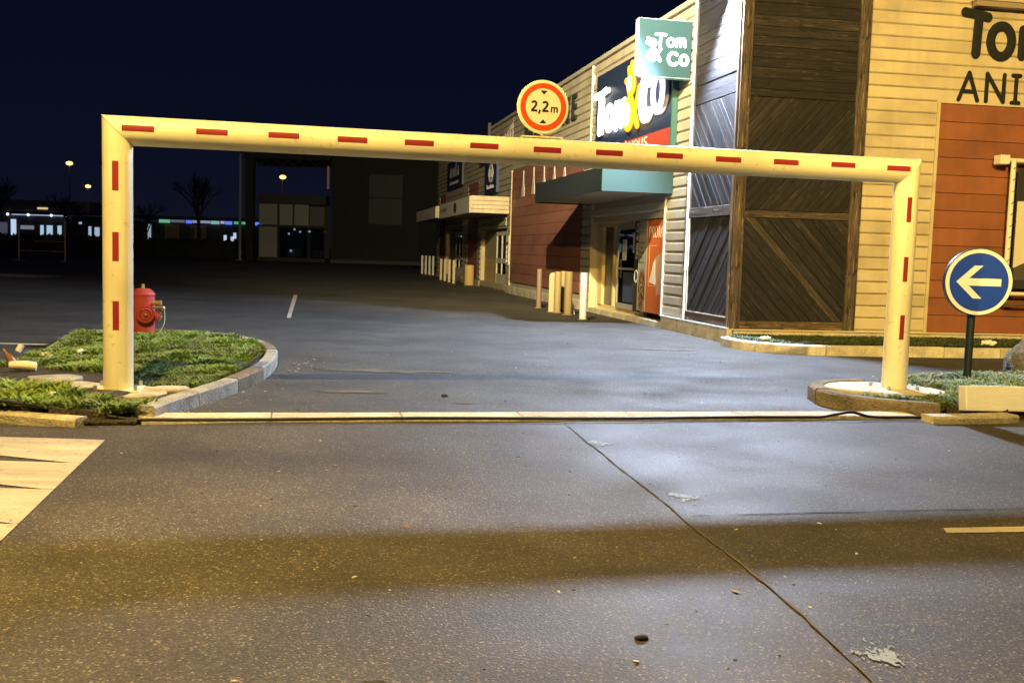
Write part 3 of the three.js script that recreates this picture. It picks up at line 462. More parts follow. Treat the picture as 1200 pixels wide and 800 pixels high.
// ---------------------------------------------------------------- the shop
const shop = thing('shop_building', 'long cream clad shop with dark timber corner and red panels', 'building', CORNER);
const sideP = (name, geo, m, parent, label) => { const o = mesh(name, geo, m, parent || shop, label); if (!parent) o.rotation.y = SIDE; return o; };
const frontP = (name, geo, m, parent, label) => { const o = mesh(name, geo, m, parent || shop, label); if (!parent) o.rotation.y = FRONT; return o; };
const TOP = 6.28, END = 39.5;
const wallMat = mat([0.4, 0.36, 0.28], 0.8);
// masonry behind the cladding
const sideWall = sideP('wall', [sbox(0.0, 3.3, 0, TOP, -0.3, -0.002), sbox(3.3, 8.65, 2.22, TOP, -0.3, -0.002), sbox(8.65, 19.7, 0, TOP, -0.3, -0.002), sbox(19.7, 25.3, 2.3, TOP, -0.3, -0.002), sbox(25.3, 30.2, 0, TOP, -0.3, -0.002), sbox(30.2, 35.8, 2.42, TOP, -0.3, -0.002), sbox(35.8, END, 0, TOP, -0.3, -0.002)], wallMat);
const frontWall = frontP('wall', [box(0.31, 15, 0, TOP, -0.3, -0.002), box(0.31, 15, 0, TOP, -18, -17.7), box(14.7, 15, 0, TOP, -17.7, -0.3)], wallMat);
{ const rp = [[0.2, -0.25], [14.8, -0.25]].map(([u, n]) => fdir.clone().multiplyScalar(u).addScaledVector(fout, n)); const a = sdir.clone().multiplyScalar(END - 0.2).addScaledVector(sout, -0.25), b = a.clone().addScaledVector(fdir, 14.6);
  const P = [rp[0], rp[1], b, a].map((v) => [v.x, -v.z]);
  mesh('roof', slab(P, 6.0, 6.08, 0).rotateX(-Math.PI / 2), mat([0.2, 0.2, 0.2], 0.9), shop);
  sideP('rear_wall', sbox(END - 0.3, END, 0, TOP, -14.6, -0.3), wallMat); }
sideP('roof_edge', [sbox(-0.07, END, TOP - 0.1, TOP, -0.34, 0.075)], claddingGrey); frontP('roof_edge', [box(-0.07, 15, TOP - 0.102, TOP + 0.002, -0.34, 0.075)], claddingGrey);
// plinths
{ const p = sideP('plinth', [sbox(-0.02, 3.28, -0.1, 0.05, -0.1, 0.045), sbox(8.66, END, -0.1, 0.05, -0.1, 0.045)], concreteDark);
  for (const [a, b] of [[-0.05, 3.28], [8.68, 19.68], [25.35, 30.2], [35.85, END]]) { const n = Math.round((b - a) / 0.85); for (let i = 0; i < n; i++) sideP('plinth_block', srbox(a + (b - a) * i / n + 0.003, a + (b - a) * (i + 1) / n - 0.003, -0.08, 0.235, -0.04, 0.062 + rr(-0.003, 0.003), 0.012), plaster, p); }
  sideP('plinth_cap', sbox(-0.06, 3.3, 0.236, 0.252, -0.03, 0.085), white, p);
  const f = frontP('plinth', box(0.06, 15, -0.1, 0.215, -0.1, 0.05), plaster); frontP('plinth_cap', box(0.0, 15, 0.216, 0.234, -0.03, 0.085), mat([0.8, 0.66, 0.4], 0.6), f); }
// horizontal siding
const PITCH = 0.21;
const rib = (y, d = 0.042) => [[-0.001, y], [0.0, y + 0.006], [d, y + 0.035], [d, y + PITCH - 0.04], [d - 0.012, y + PITCH - 0.012], [-0.001, y + PITCH - 0.004]];
const lap = (y, h = PITCH) => [[-0.001, y], [0.016, y + 0.002], [0.036, y + 0.022], [0.036, y + h - 0.026], [0.028, y + h - 0.012], [-0.001, y + h - 0.006]];
function siding(wall, prof, u0, u1, y0, y1, mats, place, flip) {
  for (let k = 0; ; k++) { const y = 0.26 + PITCH * k; if (y + PITCH > y1 + 0.03) break; if (y < y0 - 0.03) continue; place('siding_board', prismX(prof(y), flip ? -u1 : u0, flip ? -u0 : u1), mats[k % mats.length], wall); }
}
const sideMats = [mat([0.66, 0.62, 0.52], 0.5, { map: grimeTex }), mat([0.6, 0.57, 0.48], 0.55, { map: grimeTex }), mat([0.64, 0.6, 0.5], 0.5, { map: grimeTex })];
for (const [a, b, c, d] of [[2.06, 3.27, 0.26, 6.2], [3.34, 8.62, 2.3, 2.7], [3.34, 8.98, 3.1, 3.5], [3.34, 8.98, 5.78, 6.2], [8.26, 8.98, 3.5, 5.78], [8.7, 9.62, 0.26, 4.3], [9.08, 19.05, 4.25, 6.2], [19.1, 26.05, 2.8, 4.3], [19.1, END, 4.3, 6.2], [28.75, 36.2, 2.8, 4.3], [38.45, END, 0.26, 4.3], [19.1, 19.68, 0.26, 2.8], [25.35, 26.05, 0.26, 2.8], [28.75, 30.15, 0.26, 2.8], [35.85, 36.2, 0.26, 2.8], [20, 25.2, 2.3, 2.8], [30.3, 35.7, 2.5, 2.8]]) siding(sideWall, rib, a, b, c, d, sideMats, sideP, true);
for (const [a, b, c, d] of [[2.28, 3.58, 0.26, 4.24], [2.28, 15, 4.25, 6.2]]) siding(frontWall, lap, a, b, c, d, [cladding, cladding, claddingB], frontP, false);
frontP('corner_trim', box(3.585, 3.64, 0.24, 4.27, 0, 0.055), cladding); frontP('corner_trim', box(3.64, 15, 4.225, 4.268, 0, 0.052), cladding);
sideP('corner_trim', sbox(9.0, 9.07, 4.2, 6.18, 0, 0.065), offWhite); sideP('corner_trim', sbox(3.28, 3.335, 0.25, 2.62, 0, 0.06), white); sideP('corner_trim', sbox(19.06, 19.11, 0.26, 4.3, 0, 0.06), cladding); sideP('corner_trim', sbox(8.64, 8.7, 0.1, 2.66, -0.1, 0.06), claddingB);
sideP('downpipe', [rod([-2.02, 0.26, 0.05], [-2.02, 6.2, 0.05], 0.036, 12), ...[1.2, 2.9, 4.6, 5.6].map((y) => new THREE.CylinderGeometry(0.046, 0.046, 0.04, 12).translate(-2.02, y, 0.05))], mat([0.72, 0.72, 0.7], 0.4));
// red panels
function redPanel(place, flip, u0, u1, y0, y1, mats, wall, label) {
  const p = place('red_panel', box(flip ? -u1 : u0, flip ? -u0 : u1, y0, y1, -0.001, 0.012), mat([0.05, 0.02, 0.012], 0.9), null, label);
  const n = Math.round((y1 - y0) / 0.313), h = (y1 - y0) / n;
  for (let i = 0; i < n; i++) place('red_plank', rbox(flip ? -u1 : u0, flip ? -u0 : u1, y0 + h * i + 0.004, y0 + h * (i + 1) - 0.004, 0.0, 0.034 + rr(-0.002, 0.002), 0.006), mats[i % 3], p);
}
redPanel(frontP, false, 3.645, 15, 0.236, 4.22, redPanelMats, frontWall);
redPanel(sideP, true, 9.68, 19.02, 0.4, 4.24, redDull, sideWall);
redPanel(sideP, true, 26.1, 28.7, 0.24, 4.36, redDull, sideWall); redPanel(sideP, true, 36.25, 38.4, 0.24, 4.32, redDull, sideWall);
// timber corner: boards clipped to each frame
function clip(poly, a, b, c) { const out = []; for (let i = 0; i < poly.length; i++) { const p = poly[i], q = poly[(i + 1) % poly.length], dp = a * p[0] + b * p[1] - c, dq = a * q[0] + b * q[1] - c; if (dp >= 0) out.push(p); if (dp * dq < 0) { const t = dp / (dp - dq); out.push([p[0] + t * (q[0] - p[0]), p[1] + t * (q[1] - p[1])]); } } return out; }
function boards(place, x0, x1, y0, y1, ang, width, pick) {
  const p = place('timber_panel', box(x0, x1, y0, y1, -0.01, 0.008), mat([0.02, 0.016, 0.013], 0.95)), c = Math.cos(ang), s = Math.sin(ang), nx = -s, ny = c;
  const ds = [[x0, y0], [x1, y0], [x0, y1], [x1, y1]].map(([x, y]) => nx * x + ny * y), lo = Math.min(...ds), hi = Math.max(...ds);
  for (let d = lo - rnd() * width * 0.4, k = 0; d < hi; k++) {
    const w = width * rr(0.85, 1.15), poly = clip(clip([[x0, y0], [x1, y0], [x1, y1], [x0, y1]], nx, ny, d + 0.003), -nx, -ny, -(d + w - 0.003));
    d += w; if (poly.length < 3) continue; let area = 0; poly.forEach((q, i) => { const r = poly[(i + 1) % poly.length]; area += q[0] * r[1] - r[0] * q[1]; }); if (Math.abs(area) < 0.004) continue;
    let dup = poly.filter((q, i) => { const r = poly[(i + 1) % poly.length]; return Math.hypot(q[0] - r[0], q[1] - r[1]) > 0.004; }); if (dup.length < 3) continue;
    const g = slab(dup, 0.004, 0.034 + rr(0, 0.012), 0.003); metres(g, ang, rnd() * 7, rnd() * 3); place('timber_board', g, pick(k), p);
  }
  return p;
}
const anyDark = () => darkBoards[(rnd() * darkBoards.length) | 0];
boards(frontP, 0.16, 2.05, 4.16, 6.2, 0, 0.18, anyDark);
boards(frontP, 0.16, 2.05, 2.27, 4.15, 0.84, 0.125, anyDark);
boards(frontP, 0.16, 2.05, 0.385, 2.135, -0.8, 0.14, (k) => (k === 9 ? paleBoard : anyDark()));
boards(sideP, -1.93, -0.08, 4.24, 6.2, 0, 0.19, anyDark);
boards(sideP, -1.93, -0.08, 2.35, 4.22, -0.8, 0.115, anyDark);
boards(sideP, -1.93, -0.08, 0.42, 2.16, 0.8, 0.13, anyDark);
const post = (x0, x1, y0, y1, z1, place, m = timberPost, vert = true) => place(vert ? 'timber_post' : 'timber_rail', metres(rbox(x0, x1, y0, y1, -0.02, z1, 0.008), vert ? Math.PI / 2 : 0, rnd() * 3, rnd() * 3), m);
post(-0.035, 0.15, 0.24, 6.2, 0.075, frontP); post(2.05, 2.265, 0.24, 6.2, 0.07, frontP);
post(0.152, 2.048, 2.14, 2.26, 0.06, frontP, woodOf([0.22, 0.18, 0.14], 0.75), false); post(0.152, 2.048, 0.24, 0.38, 0.06, frontP, woodOf([0.36, 0.29, 0.2], 0.75), false);
const greyTimber = woodOf([0.3, 0.27, 0.24], 0.7);
post(-0.072, -0.0, 0.24, 6.2, 0.058, sideP, woodOf([0.5, 0.43, 0.36], 0.7)); post(-1.985, -1.935, 0.24, 6.2, 0.055, sideP, greyTimber); post(-1.93, -0.075, 2.165, 2.345, 0.06, sideP, greyTimber, false); post(-1.93, -0.075, 0.26, 0.415, 0.055, sideP, greyTimber, false);
sideP('timber_edge', [sbox(0.08, 1.93, 0.416, 0.432, 0.0, 0.062), sbox(1.915, 1.932, 0.432, 2.16, 0, 0.063)], mat([0.5, 0.46, 0.38], 0.6));
// main entrance
const pane = new THREE.MeshPhysicalMaterial({ color: lin(0.5, 0.55, 0.6), roughness: 0.03, transmission: 1, thickness: 0, ior: 1.5 });
const darkFrame = mat([0.04, 0.042, 0.045], 0.4), aluFrame = mat([0.45, 0.45, 0.44], 0.4, { metalness: 0.4 });
const room = (u0, u1, y1, d) => [sbox(u0 - 0.3, u1 + 0.3, -0.02, 0.1, -d, -0.31), sbox(u0 - 0.3, u1 + 0.3, y1, y1 + 0.1, -d, -0.31), sbox(u0 - 0.3, u1 + 0.3, -0.02, y1 + 0.1, -d - 0.1, -d), sbox(u0 - 0.4, u0 - 0.3, -0.02, y1 + 0.1, -d, -0.31), sbox(u1 + 0.3, u1 + 0.4, -0.02, y1 + 0.1, -d, -0.31)];
sideP('interior_wall', [...room(3.3, 8.65, 2.6, 3), ...room(19.7, 25.3, 2.7, 3), ...room(30.2, 35.8, 2.7, 3)], mat([0.1, 0.1, 0.11], 0.9));
{ const f = sideP('entrance_frame', [sbox(5.12, 8.64, 0.1, 0.2, -0.29, -0.2), sbox(5.12, 8.64, 2.12, 2.22, -0.29, -0.2), sbox(8.3, 8.645, 0.2, 2.12, -0.28, -0.16), sbox(7.4, 7.5, 0.2, 2.12, -0.29, -0.19), sbox(5.12, 5.18, 0.2, 2.12, -0.29, -0.19)], mat([0.6, 0.47, 0.22], 0.6));
  sideP('side_panel', sbox(7.5, 8.3, 0.2, 2.12, -0.26, -0.24), mat([0.06, 0.06, 0.055], 0.35), f);
  sideP('lettering', [text('ANIMALERIE', 0.12, 0.004, fontR).rotateZ(Math.PI / 2).translate(-7.82, 1.35, -0.2395)], mat([0.22, 0.21, 0.17], 0.7), f);
  sideP('threshold', sbox(3.3, 8.66, -0.02, 0.1, -0.3, 0.07), plaster, f);
  const d = sideP('door_leaf', [sbox(5.5, 5.58, 0.2, 2.12, -0.17, -0.13), sbox(6.92, 7.0, 0.2, 2.12, -0.17, -0.13), sbox(5.58, 6.92, 2.04, 2.12, -0.17, -0.13), sbox(5.58, 6.92, 0.2, 0.32, -0.17, -0.13), sbox(5.58, 6.92, 1.1, 1.15, -0.165, -0.135)], aluFrame);
  sideP('pane', sbox(5.58, 6.92, 0.32, 1.1, -0.152, -0.148), pane, d); sideP('pane', sbox(5.58, 6.92, 1.15, 2.04, -0.152, -0.148), pane, d);
  sideP('sheet', sbox(6.3, 6.62, 1.32, 1.8, -0.1475, -0.1465), mat([0.6, 0.62, 0.62], 0.6), d, 'white notice on the glass'); sideP('sheet', sbox(5.62, 5.86, 1.5, 1.95, -0.1475, -0.1465), mat([0.6, 0.62, 0.62], 0.6), d); sideP('sheet', sbox(5.65, 6.5, 0.36, 1.05, -0.1475, -0.1465), mat([0.03, 0.05, 0.12], 0.5), d, 'dark blue film on the lower glass');
  sideP('door_handle', [rod([-6.86, 0.9, -0.1], [-6.86, 1.35, -0.1], 0.014), rod([-6.86, 0.95, -0.13], [-6.86, 0.95, -0.1], 0.01), rod([-6.86, 1.3, -0.13], [-6.86, 1.3, -0.1], 0.01)], steel, d);
  sideP('fixed_panel', sbox(5.14, 5.5, 0.2, 2.2, -0.12, -0.07), mat([0.025, 0.026, 0.028], 0.4), f);
  const w = mat([0.7, 0.7, 0.66], 0.6); sideP('logo_ring', new THREE.TorusGeometry(0.11, 0.018, 8, 24).scale(1, 1.15, 0.3).translate(-5.32, 0.98, -0.066), w, f); sideP('lettering', [text('Tom & Co', 0.13, 0.004).rotateZ(Math.PI / 2).translate(-5.26, 1.75, -0.0695)], w, f);
}
{ // two posters beside the door
  const pt = canvasTexture(256, 768, (g, w, h) => { g.fillStyle = '#8f8f88'; g.fillRect(0, 0, w, h); g.fillStyle = '#4c5052'; g.font = 'bold 44px sans-serif'; g.fillText('SERVICE', 30, 66); g.fillText('TOILETT', 30, 122); g.fillStyle = '#60655f'; for (const [y, l] of [[180, 170], [222, 120], [264, 150], [306, 110], [348, 160]]) g.fillRect(34, y, l, 16); const r = rnd; for (let i = 0; i < 900; i++) { const a = r() * 6.3, q = Math.sqrt(r()), x = 140 + q * 96 * Math.cos(a), y = 590 + q * 175 * Math.sin(a), k = r(); g.fillStyle = k < 0.35 ? '#7a4f2e' : k < 0.65 ? '#5b3a22' : k < 0.85 ? '#b9a184' : '#2d211a'; g.fillRect(x - 9, y - 12, 18, 24); } });
  const po = sideP('poster', [sbox(4.56, 5.1, 0.24, 2.2, -0.06, -0.03)], mat([0.4, 0.4, 0.38], 0.6), null, 'grey service poster with a brown dog');
  sideP('print', new THREE.PlaneGeometry(0.53, 1.95).translate(-4.83, 1.22, -0.027), new THREE.MeshStandardMaterial({ map: pt, roughness: 0.55 }), po);
  const p2 = sideP('poster', [sbox(3.34, 4.54, 0.24, 2.2, -0.06, -0.03)], mat([0.52, 0.13, 0.035], 0.6), null, 'orange PROMO poster with a torn corner');
  sideP('lettering', [text('PROMO', 0.24, 0.004, fontR, 0.95, false).translate(-4.44, 1.82, -0.0305)], mat([0.75, 0.62, 0.5], 0.6), p2);
  sideP('print_frame', [sbox(4.36, 4.375, 0.8, 1.66, -0.031, -0.026), sbox(3.95, 4.36, 1.645, 1.66, -0.031, -0.026), sbox(3.8, 4.36, 0.8, 0.815, -0.031, -0.026)], mat([0.75, 0.4, 0.2], 0.6), p2);
  const torn = slab([[-4.3, 0.88], [-3.92, 0.84], [-3.98, 1.36], [-4.08, 1.3]], -0.028, -0.02, 0); sideP('torn_paper', torn, white, p2, 'white torn strip of the poster');
  sideP('torn_paper', slab([[-4.05, 1.38], [-3.5, 1.56], [-3.45, 0.66], [-3.85, 0.62], [-3.9, 0.9]], -0.0285, -0.0245, 0), mat([0.52, 0.3, 0.2], 0.7), p2);
}
// canopies
const canopyTop = mat([0.3, 0.3, 0.3], 0.8);
{ const c = sideP('canopy', [sbox(2.97, 8.75, 2.7, 3.1, 0.05, 1.46)], mat([0.3, 0.28, 0.24], 0.8), null, 'teal and navy entrance canopy');
  sideP('fascia', sbox(2.92, 2.968, 2.67, 3.14, 0.048, 1.5), mat([0.006, 0.03, 0.027], 0.75), c, 'teal end of the canopy'); sideP('fascia', sbox(2.97, 8.8, 2.67, 3.14, 1.462, 1.5), mat([0.009, 0.015, 0.021], 0.6), c, 'dark navy long side of the canopy'); sideP('fascia', sbox(8.752, 8.8, 2.67, 3.14, 0.048, 1.46), mat([0.009, 0.015, 0.021], 0.6), c); }
function creamCanopy(u0, u1, y0, y1, n, label, logo) {
  const c = sideP('canopy', sbox(u0 + 0.04, u1, y0 + 0.02, y1 - 0.02, 0.04, n - 0.03), mat([0.16, 0.14, 0.11], 0.9), null, label), k = Math.round((y1 - y0) / 0.135), h = (y1 - y0) / k;
  for (let i = 0; i < k; i++) sideP('fascia_board', srbox(u0, u0 + 0.05, y0 + h * i + 0.006, y0 + h * (i + 1) - 0.006, 0.05, n - 0.06, 0.006), cladding, c);
  sideP('fascia_trim', [sbox(u0 - 0.012, u0 + 0.06, y0, y1, n - 0.055, n), sbox(u0 - 0.012, u0 + 0.06, y1 - 0.012, y1 + 0.02, 0.05, n - 0.056)], cladding, c);
  const f = sideP('fascia', sbox(u0 + 0.062, u1, y0, y1, n - 0.028, n), offWhite, c);
  if (logo) { sideP('logo', [new THREE.CylinderGeometry(0.2, 0.2, 0.02, 24).rotateX(Math.PI / 2).scale(1.9, 1, 1).translate(-(u0 + (u1 - u0) * 0.42), (y0 + y1) / 2, n + 0.006), text('la maison', 0.16, 0.01, font, 2.2).translate(-(u0 + (u1 - u0) * 0.84), (y0 + y1) / 2 - 0.05, n)], mat([0.05, 0.05, 0.05], 0.6), c); }
}
creamCanopy(19.4, 27.6, 2.78, 3.36, 1.48, 'cream boarded canopy with a white logo side', true);
creamCanopy(30.5, 38.6, 2.9, 3.42, 1.28, 'far cream boarded canopy', false);
// the two further entrances
function smallEntrance(u0, u1, d0, d1, y1) {
  const f = sideP('entrance_frame', [sbox(u0, u1, -0.02, 0.25, -0.3, 0.04), sbox(u0, u1, y1 - 0.08, y1, -0.3, -0.2), sbox(u0, u0 + 0.08, 0.25, y1, -0.3, 0.03), sbox(u1 - 0.1, u1, 0.25, y1, -0.3, 0.02)], claddingB);
  const D = sideP('door_leaf', [sbox(d0, d0 + 0.09, 0.26, y1 - 0.1, -0.05, 0), sbox(d1 - 0.09, d1, 0.26, y1 - 0.1, -0.05, 0), sbox((d0 + d1) / 2 - 0.06, (d0 + d1) / 2 + 0.06, 0.26, y1 - 0.1, -0.05, 0), sbox(d0, d1, y1 - 0.24, y1 - 0.1, -0.048, -0.002), sbox(d0, d1, 1.02, 1.2, -0.048, -0.002), sbox(d0, d1, 0.26, 0.62, -0.048, -0.002)], mat([0.62, 0.58, 0.48], 0.5));
  for (const [a, b] of [[d0 + 0.09, (d0 + d1) / 2 - 0.06], [(d0 + d1) / 2 + 0.06, d1 - 0.09]]) for (const [c, e] of [[0.62, 1.02], [1.2, y1 - 0.24]]) sideP('pane', sbox(a, b, c, e, -0.028, -0.024), pane, D);
  sideP('dark_pane', sbox(d1 + 0.02, d1 + 0.75, 0.26, y1 - 0.09, -0.2, -0.18), mat([0.02, 0.035, 0.09], 0.15), f); sideP('side_panel', sbox(d1 + 0.76, u1 - 0.1, 1.15, y1 - 0.09, -0.2, -0.14), mat([0.35, 0.3, 0.2], 0.7), f); sideP('side_panel', sbox(d1 + 0.76, u1 - 0.1, 0.26, 1.145, -0.2, -0.135), yellowPaint, f, 'yellow lower panel');
}
smallEntrance(19.72, 25.3, 19.82, 21.9, 2.28); smallEntrance(30.22, 35.8, 30.3, 32.6, 2.4);
// ---------------------------------------------------------------- signs on the shop
const letterBlack = mat([0.011, 0.012, 0.012], 0.95);
function onWall(name, label, category, place, u, y, n, turn, group) { return thing(name, label, category, place(u, y, n), turn, group); }
const TOM = { T: [[[0.02, 1.0], [0.62, 1.03]], [[0.32, 1.0], [0.28, 0.08]]], o: (x, w, h) => ({ o: [x, h, w, h] }) };
{ // illuminated fascia sign
  const t = onWall('shop_sign', 'dark blue fascia sign with glowing white Tom & Co letters', 'shop sign', onSide, 0, 0, 0, SIDE);
  mesh('sign_board', sbox(2.88, 8.24, 3.45, 5.76, 0.05, 0.15), mat([0.016, 0.03, 0.075], 0.4), t);
  mesh('sign_band', sbox(2.9, 8.22, 3.46, 3.96, 0.15, 0.162), mat([0.34, 0.05, 0.035], 0.5), t, 'red band with white lettering');
  mesh('lettering', [text('toi et vous', 0.3, 0.006, fontR, 1.4, false).translate(-6.95, 3.7, 0.162)], mat([0.6, 0.5, 0.46], 0.6), t);
  mesh('sign_edge', [sbox(2.83, 2.878, 3.43, 5.78, 0.045, 0.17)], mat([0.03, 0.1, 0.11], 0.4), t);
  const lit = glow([0.95, 1, 1.05], 2.4), body = mat([0.4, 0.42, 0.55], 0.5), yl = new THREE.MeshStandardMaterial({ color: lin(0.7, 0.35, 0.02), roughness: 0.5, emissive: lin(1, 0.42, 0.004), emissiveIntensity: 0.85 });
  const place = (g, x, y, s = 1) => g.scale(s, s, 1).translate(x, y, 0.23), back = (g) => g.clone().scale(1, 1, 1).translate(0.09, 0, -0.05);
  const letter = (name, g) => { const o = mesh(name, g, lit, t); return o; };
  const r = 0.078, z = 0.05;
  const shT = [[[0.06, 1.0], [0.5, 1.0], [0.92, 1.04]], [[0.5, 1.0], [0.46, 0.1]]], shC = [{ o: [0, 0.46, 0.28, 0.42], a0: 0.75, a1: 5.5 }], shO = [{ o: [0, 0.42, 0.28, 0.36] }];
  const T = strokes(shT, r * 1.1, z), o1 = strokes([{ o: [0, 0.34, 0.24, 0.27] }], r, z), m1 = strokes([[[0, 0.62], [0, 0.06]], [[0, 0.46], [0.2, 0.62], [0.38, 0.46], [0.38, 0.08]], [[0.38, 0.46], [0.58, 0.62], [0.78, 0.46], [0.78, 0.1]]], r * 0.9, z);
  letter('glowing_letter', place(T, -8.1, 4.24)); letter('glowing_letter', place(o1, -6.84, 4.26)); letter('glowing_letter', place(m1, -6.3, 4.24));
  letter('glowing_letter', place(strokes(shC, 0.1, z), -4.3, 4.24)); letter('glowing_letter', place(strokes(shO, 0.1, z), -3.5, 4.3));
  mesh('letter_side', [strokes(shC, 0.112, z).translate(-4.22, 4.24, 0.175), strokes(shO, 0.112, z).translate(-3.42, 4.3, 0.175), strokes(shT, r, z).translate(-8.03, 4.24, 0.175)], body, t);
  // ampersand shaped like a little bird
  const em = [{ o: [-0.12, 0.36, 0.27, 0.3] }, { o: [0.0, 1.0, 0.17, 0.2] }, [[-0.1, 0.82], [0.16, 0.5], [0.5, 0.06]], [[0.12, 0.34], [0.4, 0.5], [0.58, 0.84]], [[-0.1, 1.2], [-0.16, 1.34]], [[0.02, 1.24], [0.04, 1.42]], [[-0.14, 1.06], [-0.34, 1.1]]];
  mesh('glowing_emblem', strokes(em, 0.082, z).translate(-5.25, 4.14, 0.235), yl, t, 'yellow bird shaped ampersand');
  mesh('glowing_emblem', [new THREE.SphereGeometry(1, 18, 12).scale(0.23, 0.26, 0.05).translate(-5.37, 4.5, 0.275), new THREE.SphereGeometry(1, 18, 12).scale(0.14, 0.18, 0.05).translate(-5.25, 5.14, 0.275)], lit, t, 'white belly and head of the emblem');
}
{ // projecting sign
  const t = thing('projecting_sign', 'square teal projecting sign with glowing white Tom & Co logo', 'shop sign', onSide(2.3, 0, 0), SIDE + Math.PI / 2);
  // own axes: x runs from the outer end (-1.06) to the wall (0), z faces along the wall towards the front
  const y0 = 4.78, y1 = 5.82, teal = new THREE.MeshStandardMaterial({ color: lin(0.012, 0.045, 0.055), roughness: 0.75, emissive: lin(0.012, 0.12, 0.14), emissiveIntensity: 0.6 });
  mesh('sign_box', rbox(-1.1, -0.06, y0, y1, -0.09, 0.09, 0.012), teal, t); mesh('sign_edge', [box(-1.112, -1.1, y0, y1, -0.095, 0.095), box(-1.112, -0.05, y0 - 0.012, y0 - 0.001, -0.095, 0.095), box(-1.112, -0.05, y1 + 0.001, y1 + 0.012, -0.095, 0.095)], mat([0.3, 0.5, 0.5], 0.3), t);
  mesh('bracket', [rod([-0.07, y0 + 0.1, 0], [0.02, y0 + 0.1, 0], 0.025), rod([-0.07, y1 - 0.1, 0], [0.02, y1 - 0.1, 0], 0.025)], steel, t);
  const lit = glow([0.95, 1, 1.05], 2), G = [];
  const put = (g, x, y, s) => G.push(g.scale(s, s, 1).translate(x, y, 0.097));
  const r = 0.1;
  put(strokes([[[0.05, 1.0], [0.75, 1.0]], [[0.4, 1.0], [0.36, 0.25]]], r, 0.012), -0.78, y0 + 0.5, 0.27); put(strokes([{ o: [0, 0.36, 0.23, 0.26] }], r, 0.012), -0.475, y0 + 0.54, 0.27); put(strokes([[[0, 0.6], [0, 0.12]], [[0, 0.5], [0.18, 0.66], [0.3, 0.5], [0.3, 0.14]], [[0.3, 0.5], [0.48, 0.66], [0.62, 0.5], [0.62, 0.14]]], r, 0.012), -0.36, y0 + 0.54, 0.27);
  put(strokes([{ o: [0, 0.48, 0.36, 0.4], a0: 0.85, a1: 5.45 }], 0.12, 0.012), -0.41, y0 + 0.21, 0.27); put(strokes([{ o: [0, 0.42, 0.26, 0.32] }], 0.12, 0.012), -0.2, y0 + 0.215, 0.27);
  put(strokes([{ o: [0, 0.38, 0.18, 0.2], r: 0.2 }, { o: [0.02, 1.1, 0.1, 0.12], r: 0.17 }, [[0.1, 0.75], [0.25, 0.55], [0.5, 0.12]], [[0.22, 0.4], [0.38, 0.6], [0.5, 0.78]], [[-0.1, 1.25], [-0.28, 1.36]], [[-0.12, 1.1], [-0.34, 1.12]]], 0.12, 0.012), -0.83, y0 + 0.26, 0.31);
  mesh('glowing_logo', G, lit, t);
}
{ const t = onWall('wall_lettering', 'tall dark ANIMALERIE letters on the cream side wall', 'lettering', onSide, 0, 0, 0, SIDE), L = 'ANIMALERIE', w = 6.75 / L.length;
  [...L].forEach((ch, i) => { const g = text(ch, 0.7, 0.05, font); g.computeBoundingBox(); const b = g.boundingBox, k = Math.min(1.1, 0.52 / (b.max.x - b.min.x)); mesh('letter', g.scale(ch === 'I' ? 1 : k, 1, 1).translate(-17.1 + w * (i + 0.5), 5.02, 0.045), letterBlack, t); });
  const s = onWall('wall_lettering', 'faint pale logo on the cream wall left of the dark letters', 'lettering', onSide, 0, 0, 0, SIDE);
  mesh('logo', [strokes([{ o: [-19.75, 5.62, 0.2, 0.2] }, { o: [-19.25, 5.82, 0.16, 0.12] }, { o: [-19.25, 5.52, 0.2, 0.16] }, [[-20.9, 5.45], [-20.5, 5.7], [-20.2, 5.4]]], 0.035, 0.02).translate(0, 0, 0.06)], mat([0.5, 0.46, 0.42], 0.5), s); }
{ // white letters on the red panel, half hidden by the canopy
  const t = onWall('wall_lettering', 'narrow white figures on the red panel behind the canopy', 'lettering', onSide, 0, 0, 0, SIDE);
  [17.1, 15.55, 14.1, 12.8, 11.6].forEach((u) => mesh('figure', slab([[-0.2, 0], [0.2, 0], [0.17, 0.28], [0.06, 0.5], [0.05, 0.86], [-0.05, 0.86], [-0.06, 0.5], [-0.17, 0.28]].map(([x, y]) => [x - u, y + 3.28]), 0.038, 0.06, 0.004), mat([0.62, 0.6, 0.58], 0.6), t)); }
